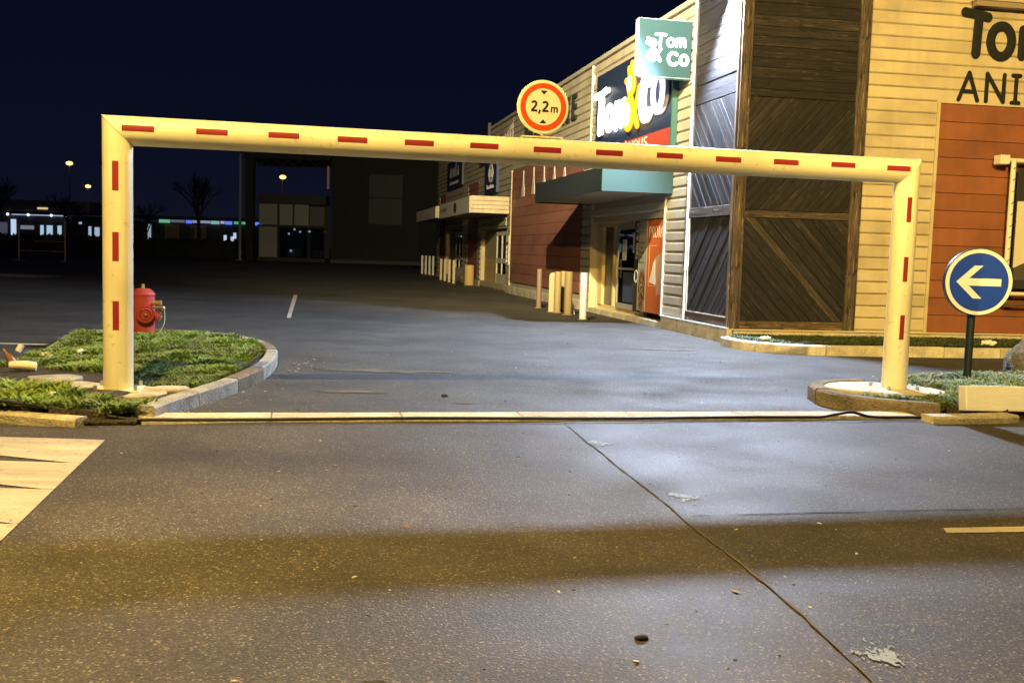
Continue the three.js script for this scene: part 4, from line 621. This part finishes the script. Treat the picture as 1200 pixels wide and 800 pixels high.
{ const blue = mat([0.012, 0.03, 0.13], 0.45), navy = mat([0.012, 0.016, 0.045], 0.45), w = mat([0.7, 0.72, 0.75], 0.6);
  const a = onWall('wall_sign', 'dark navy sign board with pale lettering above the far canopy', 'shop sign', onSide, 0, 0, 0, SIDE); mesh('board', sbox(30.2, 35.2, 4.45, 5.75, 0.05, 0.14), navy, a); mesh('lettering', [text('mda', 0.62, 0.01, font, 1.7).translate(-32.7, 4.95, 0.141), text('electromenager', 0.16, 0.01, fontR, 1.9).translate(-32.7, 4.62, 0.141)], mat([0.25, 0.26, 0.32], 0.6), a);
  const b = onWall('wall_sign', 'royal blue sign with a white ring above the nearer cream canopy', 'shop sign', onSide, 0, 0, 0, SIDE); mesh('board', sbox(21.45, 24.0, 3.66, 4.92, 0.05, 0.16), blue, b); mesh('ring', new THREE.TorusGeometry(0.33, 0.075, 8, 6).scale(1.35, 1, 0.25).translate(-22.6, 4.42, 0.17), w, b); mesh('lettering', [text('A', 0.3, 0.012, font, 1.3).translate(-22.6, 4.28, 0.162), text('location', 0.16, 0.01, fontR, 1.9).translate(-22.7, 3.85, 0.162)], w, b); mesh('bar', sbox(21.3, 25.4, 4.94, 5.0, 0.04, 0.2), dark, b);
  const c = onWall('wall_sign', 'dark blue sign board at the roof edge left of the wall letters', 'shop sign', onSide, 0, 0, 0, SIDE); mesh('board', sbox(23.3, 25.2, 5.5, 6.42, 0.08, 0.2), navy, c);
  const d = onWall('notice_board', 'narrow white notice with blue vertical lettering beside the glazed door', 'notice', onSide, 0, 0, 0, SIDE); mesh('board', sbox(19.15, 19.66, 0.98, 2.02, 0.045, 0.075), white, d); mesh('lettering', [sbox(19.24, 19.58, 1.02, 1.78, 0.0752, 0.079)], mat([0.02, 0.03, 0.15], 0.6), d); mesh('print', [1.12, 1.28, 1.44, 1.6].map((y) => new THREE.TorusGeometry(0.07, 0.02, 6, 10).translate(-19.41, y, 0.079)), w, d); }
// letters and frame on the front facade
{ const t = onWall('wall_lettering', 'big black hand drawn letters Tom on the yellow facade', 'lettering', onFront, 0, 0, 0, FRONT);
  const F = (st, r = 0.085) => strokes(st, r, 0.03).translate(0, 0, 0.06);
  mesh('letter', F([[[3.99, 5.78], [4.2, 5.755], [4.42, 5.72]], [[4.25, 5.7], [4.24, 5.4], [4.23, 5.09]]]), letterBlack, t); mesh('letter', F([{ o: [4.7, 5.33, 0.2, 0.26] }]), letterBlack, t);
  mesh('letter', F([[[5.11, 5.55], [5.11, 5.1]], [[5.11, 5.45], [5.26, 5.58], [5.36, 5.45], [5.36, 5.1]], [[5.36, 5.45], [5.52, 5.58], [5.62, 5.45], [5.62, 5.1]]], 0.08), letterBlack, t);
  const a = onWall('wall_lettering', 'black capital letters ANIMALERIE above the front red panel', 'lettering', onFront, 0, 0, 0, FRONT); let x = 3.96;
  const A = (w) => [[[0, 0], [w / 2, 0.47]], [[w / 2, 0.47], [w, 0]], [[w * 0.2, 0.15], [w * 0.8, 0.15]]], glyph = { A: [A(0.36), 0.36], N: [[[[0, 0], [0, 0.47]], [[0, 0.47], [0.33, 0]], [[0.33, 0], [0.33, 0.47]]], 0.33], I: [[[[0.07, 0], [0.07, 0.47]], [[0, 0], [0.14, 0]], [[0, 0.47], [0.14, 0.47]]], 0.14], M: [[[[0, 0], [0.03, 0.47]], [[0.03, 0.47], [0.22, 0.1]], [[0.22, 0.1], [0.41, 0.47]], [[0.41, 0.47], [0.44, 0]]], 0.44], L: [[[[0, 0.47], [0, 0]], [[0, 0], [0.26, 0]]], 0.26], E: [[[[0, 0.47], [0, 0]], [[0, 0], [0.26, 0]], [[0, 0.24], [0.22, 0.24]], [[0, 0.47], [0.26, 0.47]]], 0.26], R: [[[[0, 0], [0, 0.47]], [[0, 0.47], [0.22, 0.42], [0.24, 0.3], [0, 0.22]], [[0.08, 0.22], [0.28, 0]]], 0.28] };
  for (const ch of 'ANIMALERIE') { const [s, w] = glyph[ch]; mesh('letter', strokes(s, 0.036, 0.022).translate(x, 4.295, 0.056), letterBlack, a); x += w + 0.165; }
  const l = onWall('sign_lamp_bar', 'long grey lamp trough above the black facade letters', 'lamp bar', onFront, 0, 0, 0, FRONT); mesh('trough', rbox(4.08, 8.2, 5.86, 5.95, 0.1, 0.24, 0.008), mat([0.3, 0.24, 0.16], 0.6), l); mesh('cover', rbox(4.06, 8.22, 5.952, 5.985, 0.08, 0.27, 0.006), cladding, l); for (const u of [4.3, 6.1, 8]) mesh('bracket', box(u - 0.02, u + 0.02, 5.9, 5.93, 0.03, 0.1), steel, l);
}
{ const t = onWall('poster_frame', 'white tube frame holding a laced black and cream banner', 'poster frame', onFront, 0, 0, 0, FRONT);
  const w = mat([0.82, 0.76, 0.6], 0.5); mesh('tube', rod([4.98, 0.82, 0.24], [4.98, 3.3, 0.24], 0.045, 12), w, t); mesh('tube', rod([7.4, 0.82, 0.24], [7.4, 3.3, 0.24], 0.045, 12), w, t); mesh('tube', rod([4.74, 3.28, 0.24], [7.7, 3.28, 0.24], 0.04, 12), w, t); mesh('tube', rod([4.98, 0.96, 0.245], [7.4, 0.96, 0.245], 0.034, 12), w, t);
  mesh('end_block', rbox(4.66, 4.84, 3.2, 3.36, 0.14, 0.34, 0.01), w, t); for (const y of [1.0, 3.28]) mesh('bracket', box(4.96, 5.0, y - 0.02, y + 0.02, 0.035, 0.2), w, t);
  mesh('tube', tube([[4.93, 1.0, 0.24], [4.9, 0.86, 0.24], [5.0, 0.78, 0.24], [5.3, 0.77, 0.24], [7.4, 0.77, 0.24]], 0.028, 40, 8), mat([0.12, 0.09, 0.06], 0.5), t);
  const b = mesh('banner', rbox(5.08, 7.3, 1.05, 3.16, 0.225, 0.245, 0.004), mat([0.03, 0.028, 0.026], 0.6), t);
  mesh('lettering', [text('PENSEZ', 0.2, 0.006, font, 1, false).translate(5.24, 2.93, 0.245), text('COLIS', 0.2, 0.006, font, 1, false).translate(5.22, 2.66, 0.245)], mat([0.78, 0.72, 0.6], 0.6), b);
  mesh('print', box(5.1, 7.28, 1.42, 2.58, 0.2452, 0.25), mat([0.7, 0.64, 0.48], 0.6), b); mesh('print', slab([[5.12, 1.42], [5.3, 1.5], [5.5, 1.38], [7, 1.4], [7, 1.2], [5.12, 1.2]], 0.2504, 0.253, 0), mat([0.08, 0.07, 0.06], 0.6), b); mesh('print', slab(blotch(5.62, -2.1, 0.35, 0.42, 18, 0.3).map(([x, z]) => [x, -z]), 0.2505, 0.2535, 0), mat([0.25, 0.12, 0.05], 0.6), b);
  for (let y = 1.15; y < 3.2; y += 0.2) mesh('lacing', rod([4.95, y - 0.02, 0.29], [5.1, y + 0.07, 0.25], 0.007, 5), dark, t);
}
// ---------------------------------------------------------------- bollards
function bollard(name, label, x, z, r, h, m, group) {
  const t = thing(name, label, 'bollard', [x, 0, z], 0, group);
  mesh('shaft', new THREE.LatheGeometry([[0, 0], [r, 0], [r, h - 0.02], [r * 0.92, h], [0, h + 0.004]].map(([a, b]) => new THREE.Vector2(a, b)), 20), m, t);
  mesh('base_ring', new THREE.CylinderGeometry(r * 1.35, r * 1.5, 0.03, 20).translate(0, 0.015, 0), concreteDark, t); return t;
}
bollard('bollard', 'brown steel bollard, leftmost of the group before the red panel', 0.66, -26.4, 0.065, 1.02, mat([0.2, 0.15, 0.1], 0.5));
bollard('bollard', 'slim yellowish bollard touching the flat plate before the red panel', 1.06, -24.45, 0.082, 1.0, mat([0.4, 0.32, 0.17], 0.6, { map: grimeTex }));
bollard('bollard', 'broad brownish yellow bollard with a bright top before the entrance', 1.28, -23.75, 0.096, 1.02, mat([0.34, 0.26, 0.13], 0.6, { map: grimeTex }));
bollard('bollard', 'pale yellow bollard half hidden between two nearer bollards', 1.24, -25.3, 0.08, 1.0, mat([0.46, 0.38, 0.18], 0.6, { map: grimeTex }));
bollard('bollard', 'galvanised grey bollard lit blue white before the entrance', 1.52, -22.1, 0.078, 1.03, mat([0.72, 0.75, 0.8], 0.5));
{ const t = thing('plate_post', 'flat yellow plate post with rounded top and a hole', 'bollard', [0.95, 0, -24.75]); const s = new THREE.Shape(); s.moveTo(-0.085, 0); s.lineTo(0.085, 0); s.lineTo(0.085, 0.88); s.absarc(0, 0.88, 0.085, 0, Math.PI); s.closePath(); const h = new THREE.Path(); h.absarc(0, 0.86, 0.022, 0, 6.28, true); s.holes.push(h); mesh('plate', new THREE.ExtrudeGeometry(s, { depth: 0.03, bevelEnabled: true, bevelSize: 0.004, bevelThickness: 0.004, bevelSegments: 1 }), mat([0.42, 0.34, 0.17], 0.6), t); mesh('foot', box(-0.12, 0.12, 0, 0.02, -0.06, 0.09), concreteDark, t); }
tag(mesh('leaning_stick', rod([1.46, 0.0, -24.1], [1.34, 0.52, -24.25], 0.017, 6), mat([0.7, 0.55, 0.35], 0.7), scene), 'thin pale stick leaning beside the broad yellow bollard', 'stick');
bollard('drum_bollard', 'fat yellow round bollard before the nearer red column', -1.86, -42.3, 0.2, 0.86, yellowPaint);
bollard('drum_bollard', 'fat yellow round bollard before the farthest red column', -4.05, -56.5, 0.2, 0.86, yellowPaint);
const cream4 = mat([0.6, 0.5, 0.33], 0.6), white4 = mat([0.7, 0.7, 0.66], 0.5);
{ const ord = ['nearest', 'second', 'third', 'farthest'];
  const q = bollard('bollard', 'beige bollard nearest to us in the row of four under the far canopy', -2.6, -44.0, 0.065, 1.03, cream4, 'four beige bollards under the far canopy'); [[-2.9, -45.6], [-3.2, -47.2], [-3.5, -48.8]].forEach(([x, z], i) => { const c = q.clone(); c.name = numbered('bollard'); c.position.set(x, 0, z); c.userData = { ...q.userData, label: ord[i + 1] + ' beige bollard, counted from us, in the row under the far canopy' }; scene.add(c); });
  const w = bollard('bollard', 'white bollard nearest to us in the row of four before the dark building', -4.55, -57.2, 0.068, 1.1, white4, 'four white bollards before the dark building'); [[-4.82, -58.0], [-5.1, -58.8], [-5.38, -59.6]].forEach(([x, z], i) => { const c = w.clone(); c.name = numbered('bollard'); c.position.set(x, 0, z); c.userData = { ...w.userData, label: ord[i + 1] + ' white bollard, counted from us, in the row before the dark building' }; scene.add(c); }); }

// ---------------------------------------------------------------- dark building and portico behind the car park
{ const b = thing('dark_building', 'tall unlit dark building closing the far end of the car park', 'building', [0, 0, -92]);
  const dk = mat([0.021, 0.021, 0.02], 0.85);
  mesh('wall', box(-16.6, 16, 0, 9.6, -20, 0), dk, b); mesh('roof_edge', box(-16.7, 16, 9.6, 9.75, -20, 0.1), mat([0.09, 0.09, 0.085], 0.8), b);
  for (let x = -16.4; x < -6; x += 1.3) mesh('wall_panel', rbox(x, x + 1.26, 0.35, 9.55, 0, 0.05, 0.01), dk, b);
  mesh('window', box(-13.2, -10.2, 3.6, 8.0, 0.05, 0.09), mat([0.026, 0.03, 0.035], 0.6), b); mesh('window_bar', [box(-13.2, -10.2, 5.9, 6.0, 0.09, 0.11), box(-13.25, -13.2, 3.6, 8, 0.05, 0.11), box(-10.2, -10.15, 3.6, 8, 0.05, 0.11)], dk, b);
  mesh('plinth', box(-16.6, -6, 0, 0.34, 0, 0.08), mat([0.09, 0.088, 0.084], 0.9), b); mesh('light_strip', box(-16.95, -16.75, 6.6, 8.6, 0.1, 0.25), mat([0.6, 0.5, 0.34], 0.5), b, 'pale vertical sign edge on the corner');
  const p = thing('portico', 'dark open steel portico with pillar left of the unlit building', 'portico', [0, 0, -92]);
  mesh('pillar', rbox(-24.3, -23.6, 0, 9.5, -0.8, 0, 0.02), dk, p); mesh('roof_slab', rbox(-24.4, -16.7, 9.1, 9.6, -8, 0.2, 0.02), dk, p); for (let i = 0; i < 7; i++) mesh('truss', [rod([-23.5 + i, 9.05, 0], [-23 + i, 8.5, 0], 0.06, 6), rod([-23 + i, 8.5, 0], [-22.5 + i, 9.05, 0], 0.06, 6)], dk, p); mesh('chord', rod([-23.6, 8.5, 0], [-16.7, 8.5, 0], 0.07, 6), dk, p);
  const m = thing('flag_pole', 'thin pale grey mast at the left of the dark portico', 'mast', [-24.5, 0, -91]); mesh('pole', rod([0, 0, 0], [0, 9.4, 0], 0.15, 10, 0.11), mat([0.25, 0.25, 0.25], 0.6), m); mesh('foot', box(-0.3, 0.3, 0, 0.08, -0.3, 0.3), concreteDark, m);
  const k = thing('trolley_shelter', 'pale panelled shelter with dark glass under the portico', 'shelter', [0, 0, -90]); const pp = mat([0.27, 0.265, 0.25], 0.6), fr = mat([0.03, 0.03, 0.03], 0.7);
  for (const [x0, x1] of [[-22.55, -20.95], [-20.75, -19.6], [-19.45, -18.2]]) mesh('panel', rbox(x0, x1, 3.25, 5.05, 0, 0.06, 0.01), pp, k); mesh('panel', rbox(-22.55, -20.95, 0.4, 3.05, 0, 0.06, 0.01), pp, k); mesh('panel', rbox(-18.1, -16.8, 3.25, 4.9, 0, 0.06, 0.01), mat([0.1, 0.1, 0.1], 0.6), k);
  mesh('frame', [box(-22.7, -16.7, 5.08, 5.9, -2, 0.1), box(-22.7, -16.7, 3.06, 3.24, -0.02, 0.05), box(-20.94, -20.76, 0.2, 5.06, -0.02, 0.04), box(-18.2, -18.1, 0.2, 5, -0.02, 0.04), box(-22.7, -16.7, 0.02, 0.38, -2, 0.05), box(-22.7, -16.7, 0.4, 5.06, -2.1, -2)], fr, k);
  mesh('pane', box(-20.7, -18.3, 0.45, 3.0, 0.0, 0.012), pane, k); mesh('pane', box(-18.0, -16.8, 0.45, 3.0, 0.0, 0.012), pane, k);
  mesh('light_spot', [[-20.1, 2.5], [-19.6, 2.9], [-19.1, 2.7], [-18.3, 2.75], [-19.9, 1.0]].map(([x, y]) => new THREE.SphereGeometry(0.1, 8, 6).translate(x, y, -0.8)), glow([0.7, 0.85, 1.1], 1), k); mesh('trolley', [box(-20.2, -19, 0.5, 1.2, -1.4, -0.9), box(-18, -17, 0.5, 1.1, -1.3, -0.8), new THREE.TorusGeometry(0.55, 0.06, 6, 20).scale(1, 0.45, 1).translate(-17.4, 2.75, -0.6)], mat([0.3, 0.3, 0.3], 0.5), k);
}
// ---------------------------------------------------------------- far left: lit shops, trees, lamps
{ const dk = mat([0.09, 0.085, 0.1], 0.85);
  const a = thing('far_shop', 'low grey far shop with white strip lights at left edge', 'building', [0, 0, -160]);
  mesh('wall', box(-92, -66.6, 0, 5.1, -14, 0), dk, a); mesh('roof_band', rbox(-92, -66.5, 5.6, 7.3, -14, 0.3, 0.05), mat([0.14, 0.13, 0.16], 0.8), a);
  mesh('strip_light', box(-78.6, -70, 4.95, 5.12, 0.3, 0.42), glow([0.62, 0.68, 0.95], 0.55), a); mesh('strip_light', [-79.2, -76, -72.4, -70.2].map((x) => new THREE.SphereGeometry(0.22, 8, 6).translate(x, 5.05, 0.5)), glow([0.9, 0.95, 1.1], 1.6), a);
  mesh('lit_window', box(-78.9, -78.1, 1.2, 4.3, 0.05, 0.15), glow([0.55, 0.75, 1], 0.85), a); for (const [x0, x1] of [[-74.3, -73.8], [-73.3, -72.4], [-71.6, -71.0]]) mesh('lit_window', box(x0, x1, 1.1, 3.5, 0.05, 0.15), glow([0.5, 0.75, 0.95], 0.7), a); mesh('lit_window', box(-77.4, -75.3, 2.8, 3.4, 0.05, 0.15), glow([0.5, 0.55, 0.7], 0.3), a); mesh('lit_window', box(-82, -79.5, 1.5, 3.8, 0.05, 0.15), glow([0.3, 0.33, 0.45], 0.16), a); mesh('lit_sign', box(-74.6, -73, 5.95, 6.25, 0.3, 0.4), glow([1, 0.8, 0.3], 0.7), a);
  const e = thing('far_kiosk', 'small far shop front with three bright panes beside the left post', 'building', [0, 0, -150]); mesh('wall', box(-65, -59.5, 0, 4.6, -6, 0), dk, e); for (const [x0, x1, y0, y1] of [[-64.0, -63.6, 3.7, 4.0], [-62.6, -62.2, 1.4, 3.4], [-61.7, -61.0, 1.6, 3.3], [-60.2, -59.9, 1.3, 3.0]]) mesh('lit_window', box(x0, x1, y0, y1, 0.02, 0.1), glow([0.55, 0.7, 0.9], 0.6), e);
  const b = thing('far_shop', 'low far shop with green and blue strip lights under its eaves', 'building', [0, 0, -160]);
  mesh('wall', box(-60, -40, 0, 4.5, -14, 0), dk, b); mesh('roof_band', box(-60.2, -39.8, 5.15, 5.5, -14, 0.4), dk, b);
  let i = 0; for (const [x0, x1, c, k] of [[-55.6, -53.9, [0.2, 0.75, 0.45], 0.55], [-53.8, -51.6, [0.3, 0.33, 0.45], 0.3], [-51.4, -50.5, [0.12, 0.2, 1], 0.9], [-50.4, -47.6, [0.5, 0.55, 0.8], 0.45], [-47.5, -46.2, [0.3, 0.75, 0.65], 0.55], [-46.0, -45.4, [0.6, 0.55, 0.95], 0.6], [-45.3, -44.2, [0.12, 0.22, 1], 0.9], [-43.9, -41.4, [0.08, 0.75, 0.35], 0.55], [-40.6, -38.6, [0.08, 0.25, 1], 1]]) mesh('strip_light', box(x0, x1, 4.45 + (i % 2) * 0.1, 4.95, 0.4, 0.5), glow(c, k), b), i++;
  for (const [x0, x1] of [[-54.8, -52.6], [-50.9, -48.4]]) mesh('shutter', box(x0, x1, 1.6, 4.2, 0.02, 0.1), mat([0.4, 0.3, 0.12], 0.7), b); for (const [x, y] of [[-45.6, 1.9], [-44.5, 1.7], [-44.1, 2.3], [-39.9, 1.8], [-38.9, 1.6]]) mesh('lit_window', box(x, x + 0.45, y, y + 0.9, 0.02, 0.1), glow([0.6, 0.7, 0.9], 0.8), b);
  mesh('lit_window', box(-57.6, -57.0, 1.3, 4.2, 0.02, 0.1), glow([0.5, 0.65, 0.7], 0.5), b);
}
{ const t = thing('trolley_bay_rail', 'grey tubular goal shaped rail frame far back at left', 'rail frame', [0, 0, -64]); const m = mat([0.34, 0.33, 0.3], 0.5, { metalness: 0.3 });
  mesh('upright', rod([-31.1, 0, 0], [-31.1, 2.55, 0], 0.06), m, t); mesh('upright', rod([-28.2, 0, 0], [-28.2, 2.55, 0], 0.06), m, t); mesh('crossbar', rod([-31.1, 0.64, 0], [-28.2, 0.64, 0], 0.035), m, t); mesh('crossbar', rod([-30.2, 1.25, 0], [-28.2, 1.25, 0], 0.03), m, t); mesh('crossbar', rod([-31.1, 2.5, 0], [-28.2, 2.5, 0], 0.04), m, t); for (const x of [-31.1, -28.2]) mesh('foot', box(x - 0.3, x + 0.3, 0, 0.05, -0.2, 0.2), concreteDark, t); }
function bareTree(label, x, z, H, spread, sd) {
  const t = thing('bare_tree', label, 'tree', [x, 0, z]), tw = []; seed = sd; const bark = mat([0.035, 0.03, 0.026], 0.95);
  mesh('trunk', tube([[0, 0, 0], [0.1, H * 0.2, 0.05], [-0.05, H * 0.45, 0]], H * 0.018, 10, 8), bark, t);
  const grow = (p, d, l, r, n) => { const e = p.clone().addScaledVector(d, l); tw.push(rod(p.toArray(), e.toArray(), r, n > 1 ? 4 : 3, r * 0.6).toNonIndexed()); if (!n) return; const k = n > 3 ? 4 : 3; for (let i = 0; i < k; i++) { const q = d.clone().add(new THREE.Vector3(rr(-1, 1) * spread, rr(-0.25, 0.55), rr(-1, 1) * spread)).normalize(); grow(p.clone().addScaledVector(d, l * rr(0.55, 1)), q, l * rr(0.6, 0.8), r * 0.6, n - 1); } };
  for (let i = 0; i < 4; i++) grow(new THREE.Vector3(0, H * rr(0.26, 0.42), 0), new THREE.Vector3(rr(-0.6, 0.6) * spread, 1, rr(-0.6, 0.6) * spread).normalize(), H * 0.2, H * 0.012, 4);
  mesh('crown', tw, bark, t);
}
bareTree('tall bare winter tree standing before the far green and blue lights', -37.2, -120, 11.5, 0.6, 11); bareTree('lower spreading bare tree left of the tall winter tree', -42.6, -118, 7.4, 0.9, 12); bareTree('bare tree right of the left gate post near the pale kiosk', -49.5, -126, 8.2, 0.9, 13); bareTree('dark bare tree behind the far grey shop at left edge', -76, -150, 12, 0.7, 14); bareTree('dark bare tree just left of the left gate post', -56, -128, 8.8, 0.8, 15);
seed = 99;
{ // low hedge in front of the far shops: reads as one dark mass
  const gs = []; for (let i = 0; i < 150; i++) { const x = -62 + i * 0.26, g = new THREE.IcosahedronGeometry(1, 1), p = g.attributes.position; for (let k = 0; k < p.count; k++) { const s = 1 + 0.5 * (rnd() - 0.5); p.setXYZ(k, p.getX(k) * s * 0.8, p.getY(k) * s * rr(0.8, 1.1), p.getZ(k) * s * 0.8); } g.computeVertexNormals(); gs.push(g.translate(x, 0.75, -100 + rr(-0.4, 0.4))); }
  tag(mesh('hedge', gs, mat([0.03, 0.035, 0.02], 0.95), scene), 'low dark hedge running before the far lit shops', 'hedge', null, 'stuff'); }
function streetLamp(label, at, cd, H, opt = {}) {           // pole, arm, head, glowing lens and its light
  const t = thing('street_lamp', label, 'street lamp', [at[0], 0, at[2]], opt.turn || 0), L = opt.arm ?? 0.9;
  mesh('pole', rod([-L, 0, 0], [-L, H - 0.1, 0], 0.1, 10, 0.06), greyPaint, t); if (L > 0.05) mesh('arm', tube([[-L, H - 0.2, 0], [-L * 0.8, H + 0.1, 0], [-0.2, H + 0.22, 0]], 0.04, 12, 8), greyPaint, t);
  mesh('lamp_head', rbox(-0.32, 0.3, H + 0.12, H + 0.22, -0.16, 0.16, 0.02), greyPaint, t);
  mesh('lamp_lens', new THREE.SphereGeometry(opt.r || 0.16, 14, 10).scale(1, 0.6, 1).translate(0, H + 0.03, 0), glow([1, 0.58, 0.14], opt.k || 6), t);
  const l = opt.spot ? new THREE.SpotLight(opt.spot.color || SODIUM, cd, 0, opt.spot.angle, opt.spot.penumbra, 2) : new THREE.PointLight(SODIUM, cd, 0, 2);
  l.name = 'lamp_light'; l.position.set(0, H, 0); l.castShadow = true; l.shadow.radius = opt.soft || 4; t.add(l);
  if (opt.spot) { const g = new THREE.Object3D(); g.name = 'lamp_target'; g.position.copy(t.worldToLocal(new THREE.Vector3(...opt.spot.towards))); t.updateMatrixWorld(true); g.position.copy(t.worldToLocal(new THREE.Vector3(...opt.spot.towards))); t.add(g); l.target = g; }
  return t;
}
streetLamp('tall far street lamp glowing amber left of the gate', [-61, 0, -140], 1600, 11.7, { arm: 0.02, r: 0.45, k: 3.5 });
streetLamp('second far street lamp, lower and nearer the left gate post', [-66, 0, -158], 1600, 9.6, { arm: 0.02, r: 0.42, k: 3.5 });
streetLamp('far street lamp glowing above the pale shelter', [-31.9, 0, -140], 1600, 10.7, { arm: 0.02, r: 0.45, k: 3.5 });
streetLamp('road lamp overhanging the road beside the painted block', LAMP.road.at, LAMP.road.cd, LAMP.road.at[1], { arm: 2.2, turn: 0.2 });
streetLamp('car park lamp aimed along the side wall of the shop', LAMP.lot.at, LAMP.lot.cd, LAMP.lot.at[1], { arm: 6.2, spot: LAMP.lot });
streetLamp('road lamp behind the viewer aimed at the yellow facade', LAMP.front.at, LAMP.front.cd, LAMP.front.at[1], { arm: 2.5, turn: Math.PI, spot: LAMP.front });
{ // small lamp over the projecting sign
  const p = onSide(1.0, 6.7, 0.5), t = thing('floodlight', 'small cold lamp on a roof bracket above the timber side and projecting sign', 'floodlight', p, SIDE);
  mesh('lamp_housing', rbox(-0.13, 0.13, 0.08, 0.13, -0.1, 0.1, 0.015), greyPaint, t); mesh('bracket', rod([0, 0.13, 0], [0, -0.45, -0.5], 0.018), steel, t);
  mesh('lamp_lens', new THREE.SphereGeometry(0.09, 14, 10).scale(1.2, 0.5, 1).translate(0, 0.03, 0), glow([0.85, 0.93, 1.1], 6), t);
  const l = new THREE.PointLight(COLD, 8, 0, 2); l.name = 'lamp_light'; l.castShadow = true; l.shadow.radius = 4; l.position.set(0, 0.02, 0); t.add(l);
}
{ // flood lamp on the timber corner
  const [x, y, z] = LAMP.flood.at, t = thing('floodlight', 'cold white floodlight on a bracket at the top of the timber corner', 'floodlight', [x, y, z], SIDE);
  mesh('lamp_housing', rbox(-0.2, 0.2, 0.1, 0.16, -0.14, 0.14, 0.02), greyPaint, t); mesh('bracket', [rod([0, 0.16, -0.05], [0, 0.24, -0.05], 0.02), rod([0, 0.24, -0.05], [0, 0.24, -0.3], 0.02)], steel, t);
  mesh('lamp_lens', new THREE.SphereGeometry(0.12, 14, 10).scale(1.2, 0.5, 0.8).translate(0, 0.03, 0), glow([0.85, 0.93, 1.1], 8), t);
  const l = new THREE.SpotLight(COLD, LAMP.flood.cd, 0, LAMP.flood.angle, 0.16, 2), g = new THREE.Object3D(); l.name = 'lamp_light'; l.castShadow = true; l.shadow.radius = 6; l.position.set(0, 0.02, 0); t.add(l);
  t.updateMatrixWorld(true); g.name = 'lamp_target'; g.position.copy(t.worldToLocal(new THREE.Vector3(x, y, z).addScaledVector(new THREE.Vector3(...LAMP.flood.axis), 5))); t.add(g); l.target = g;
}
renderer.render(scene, camera);
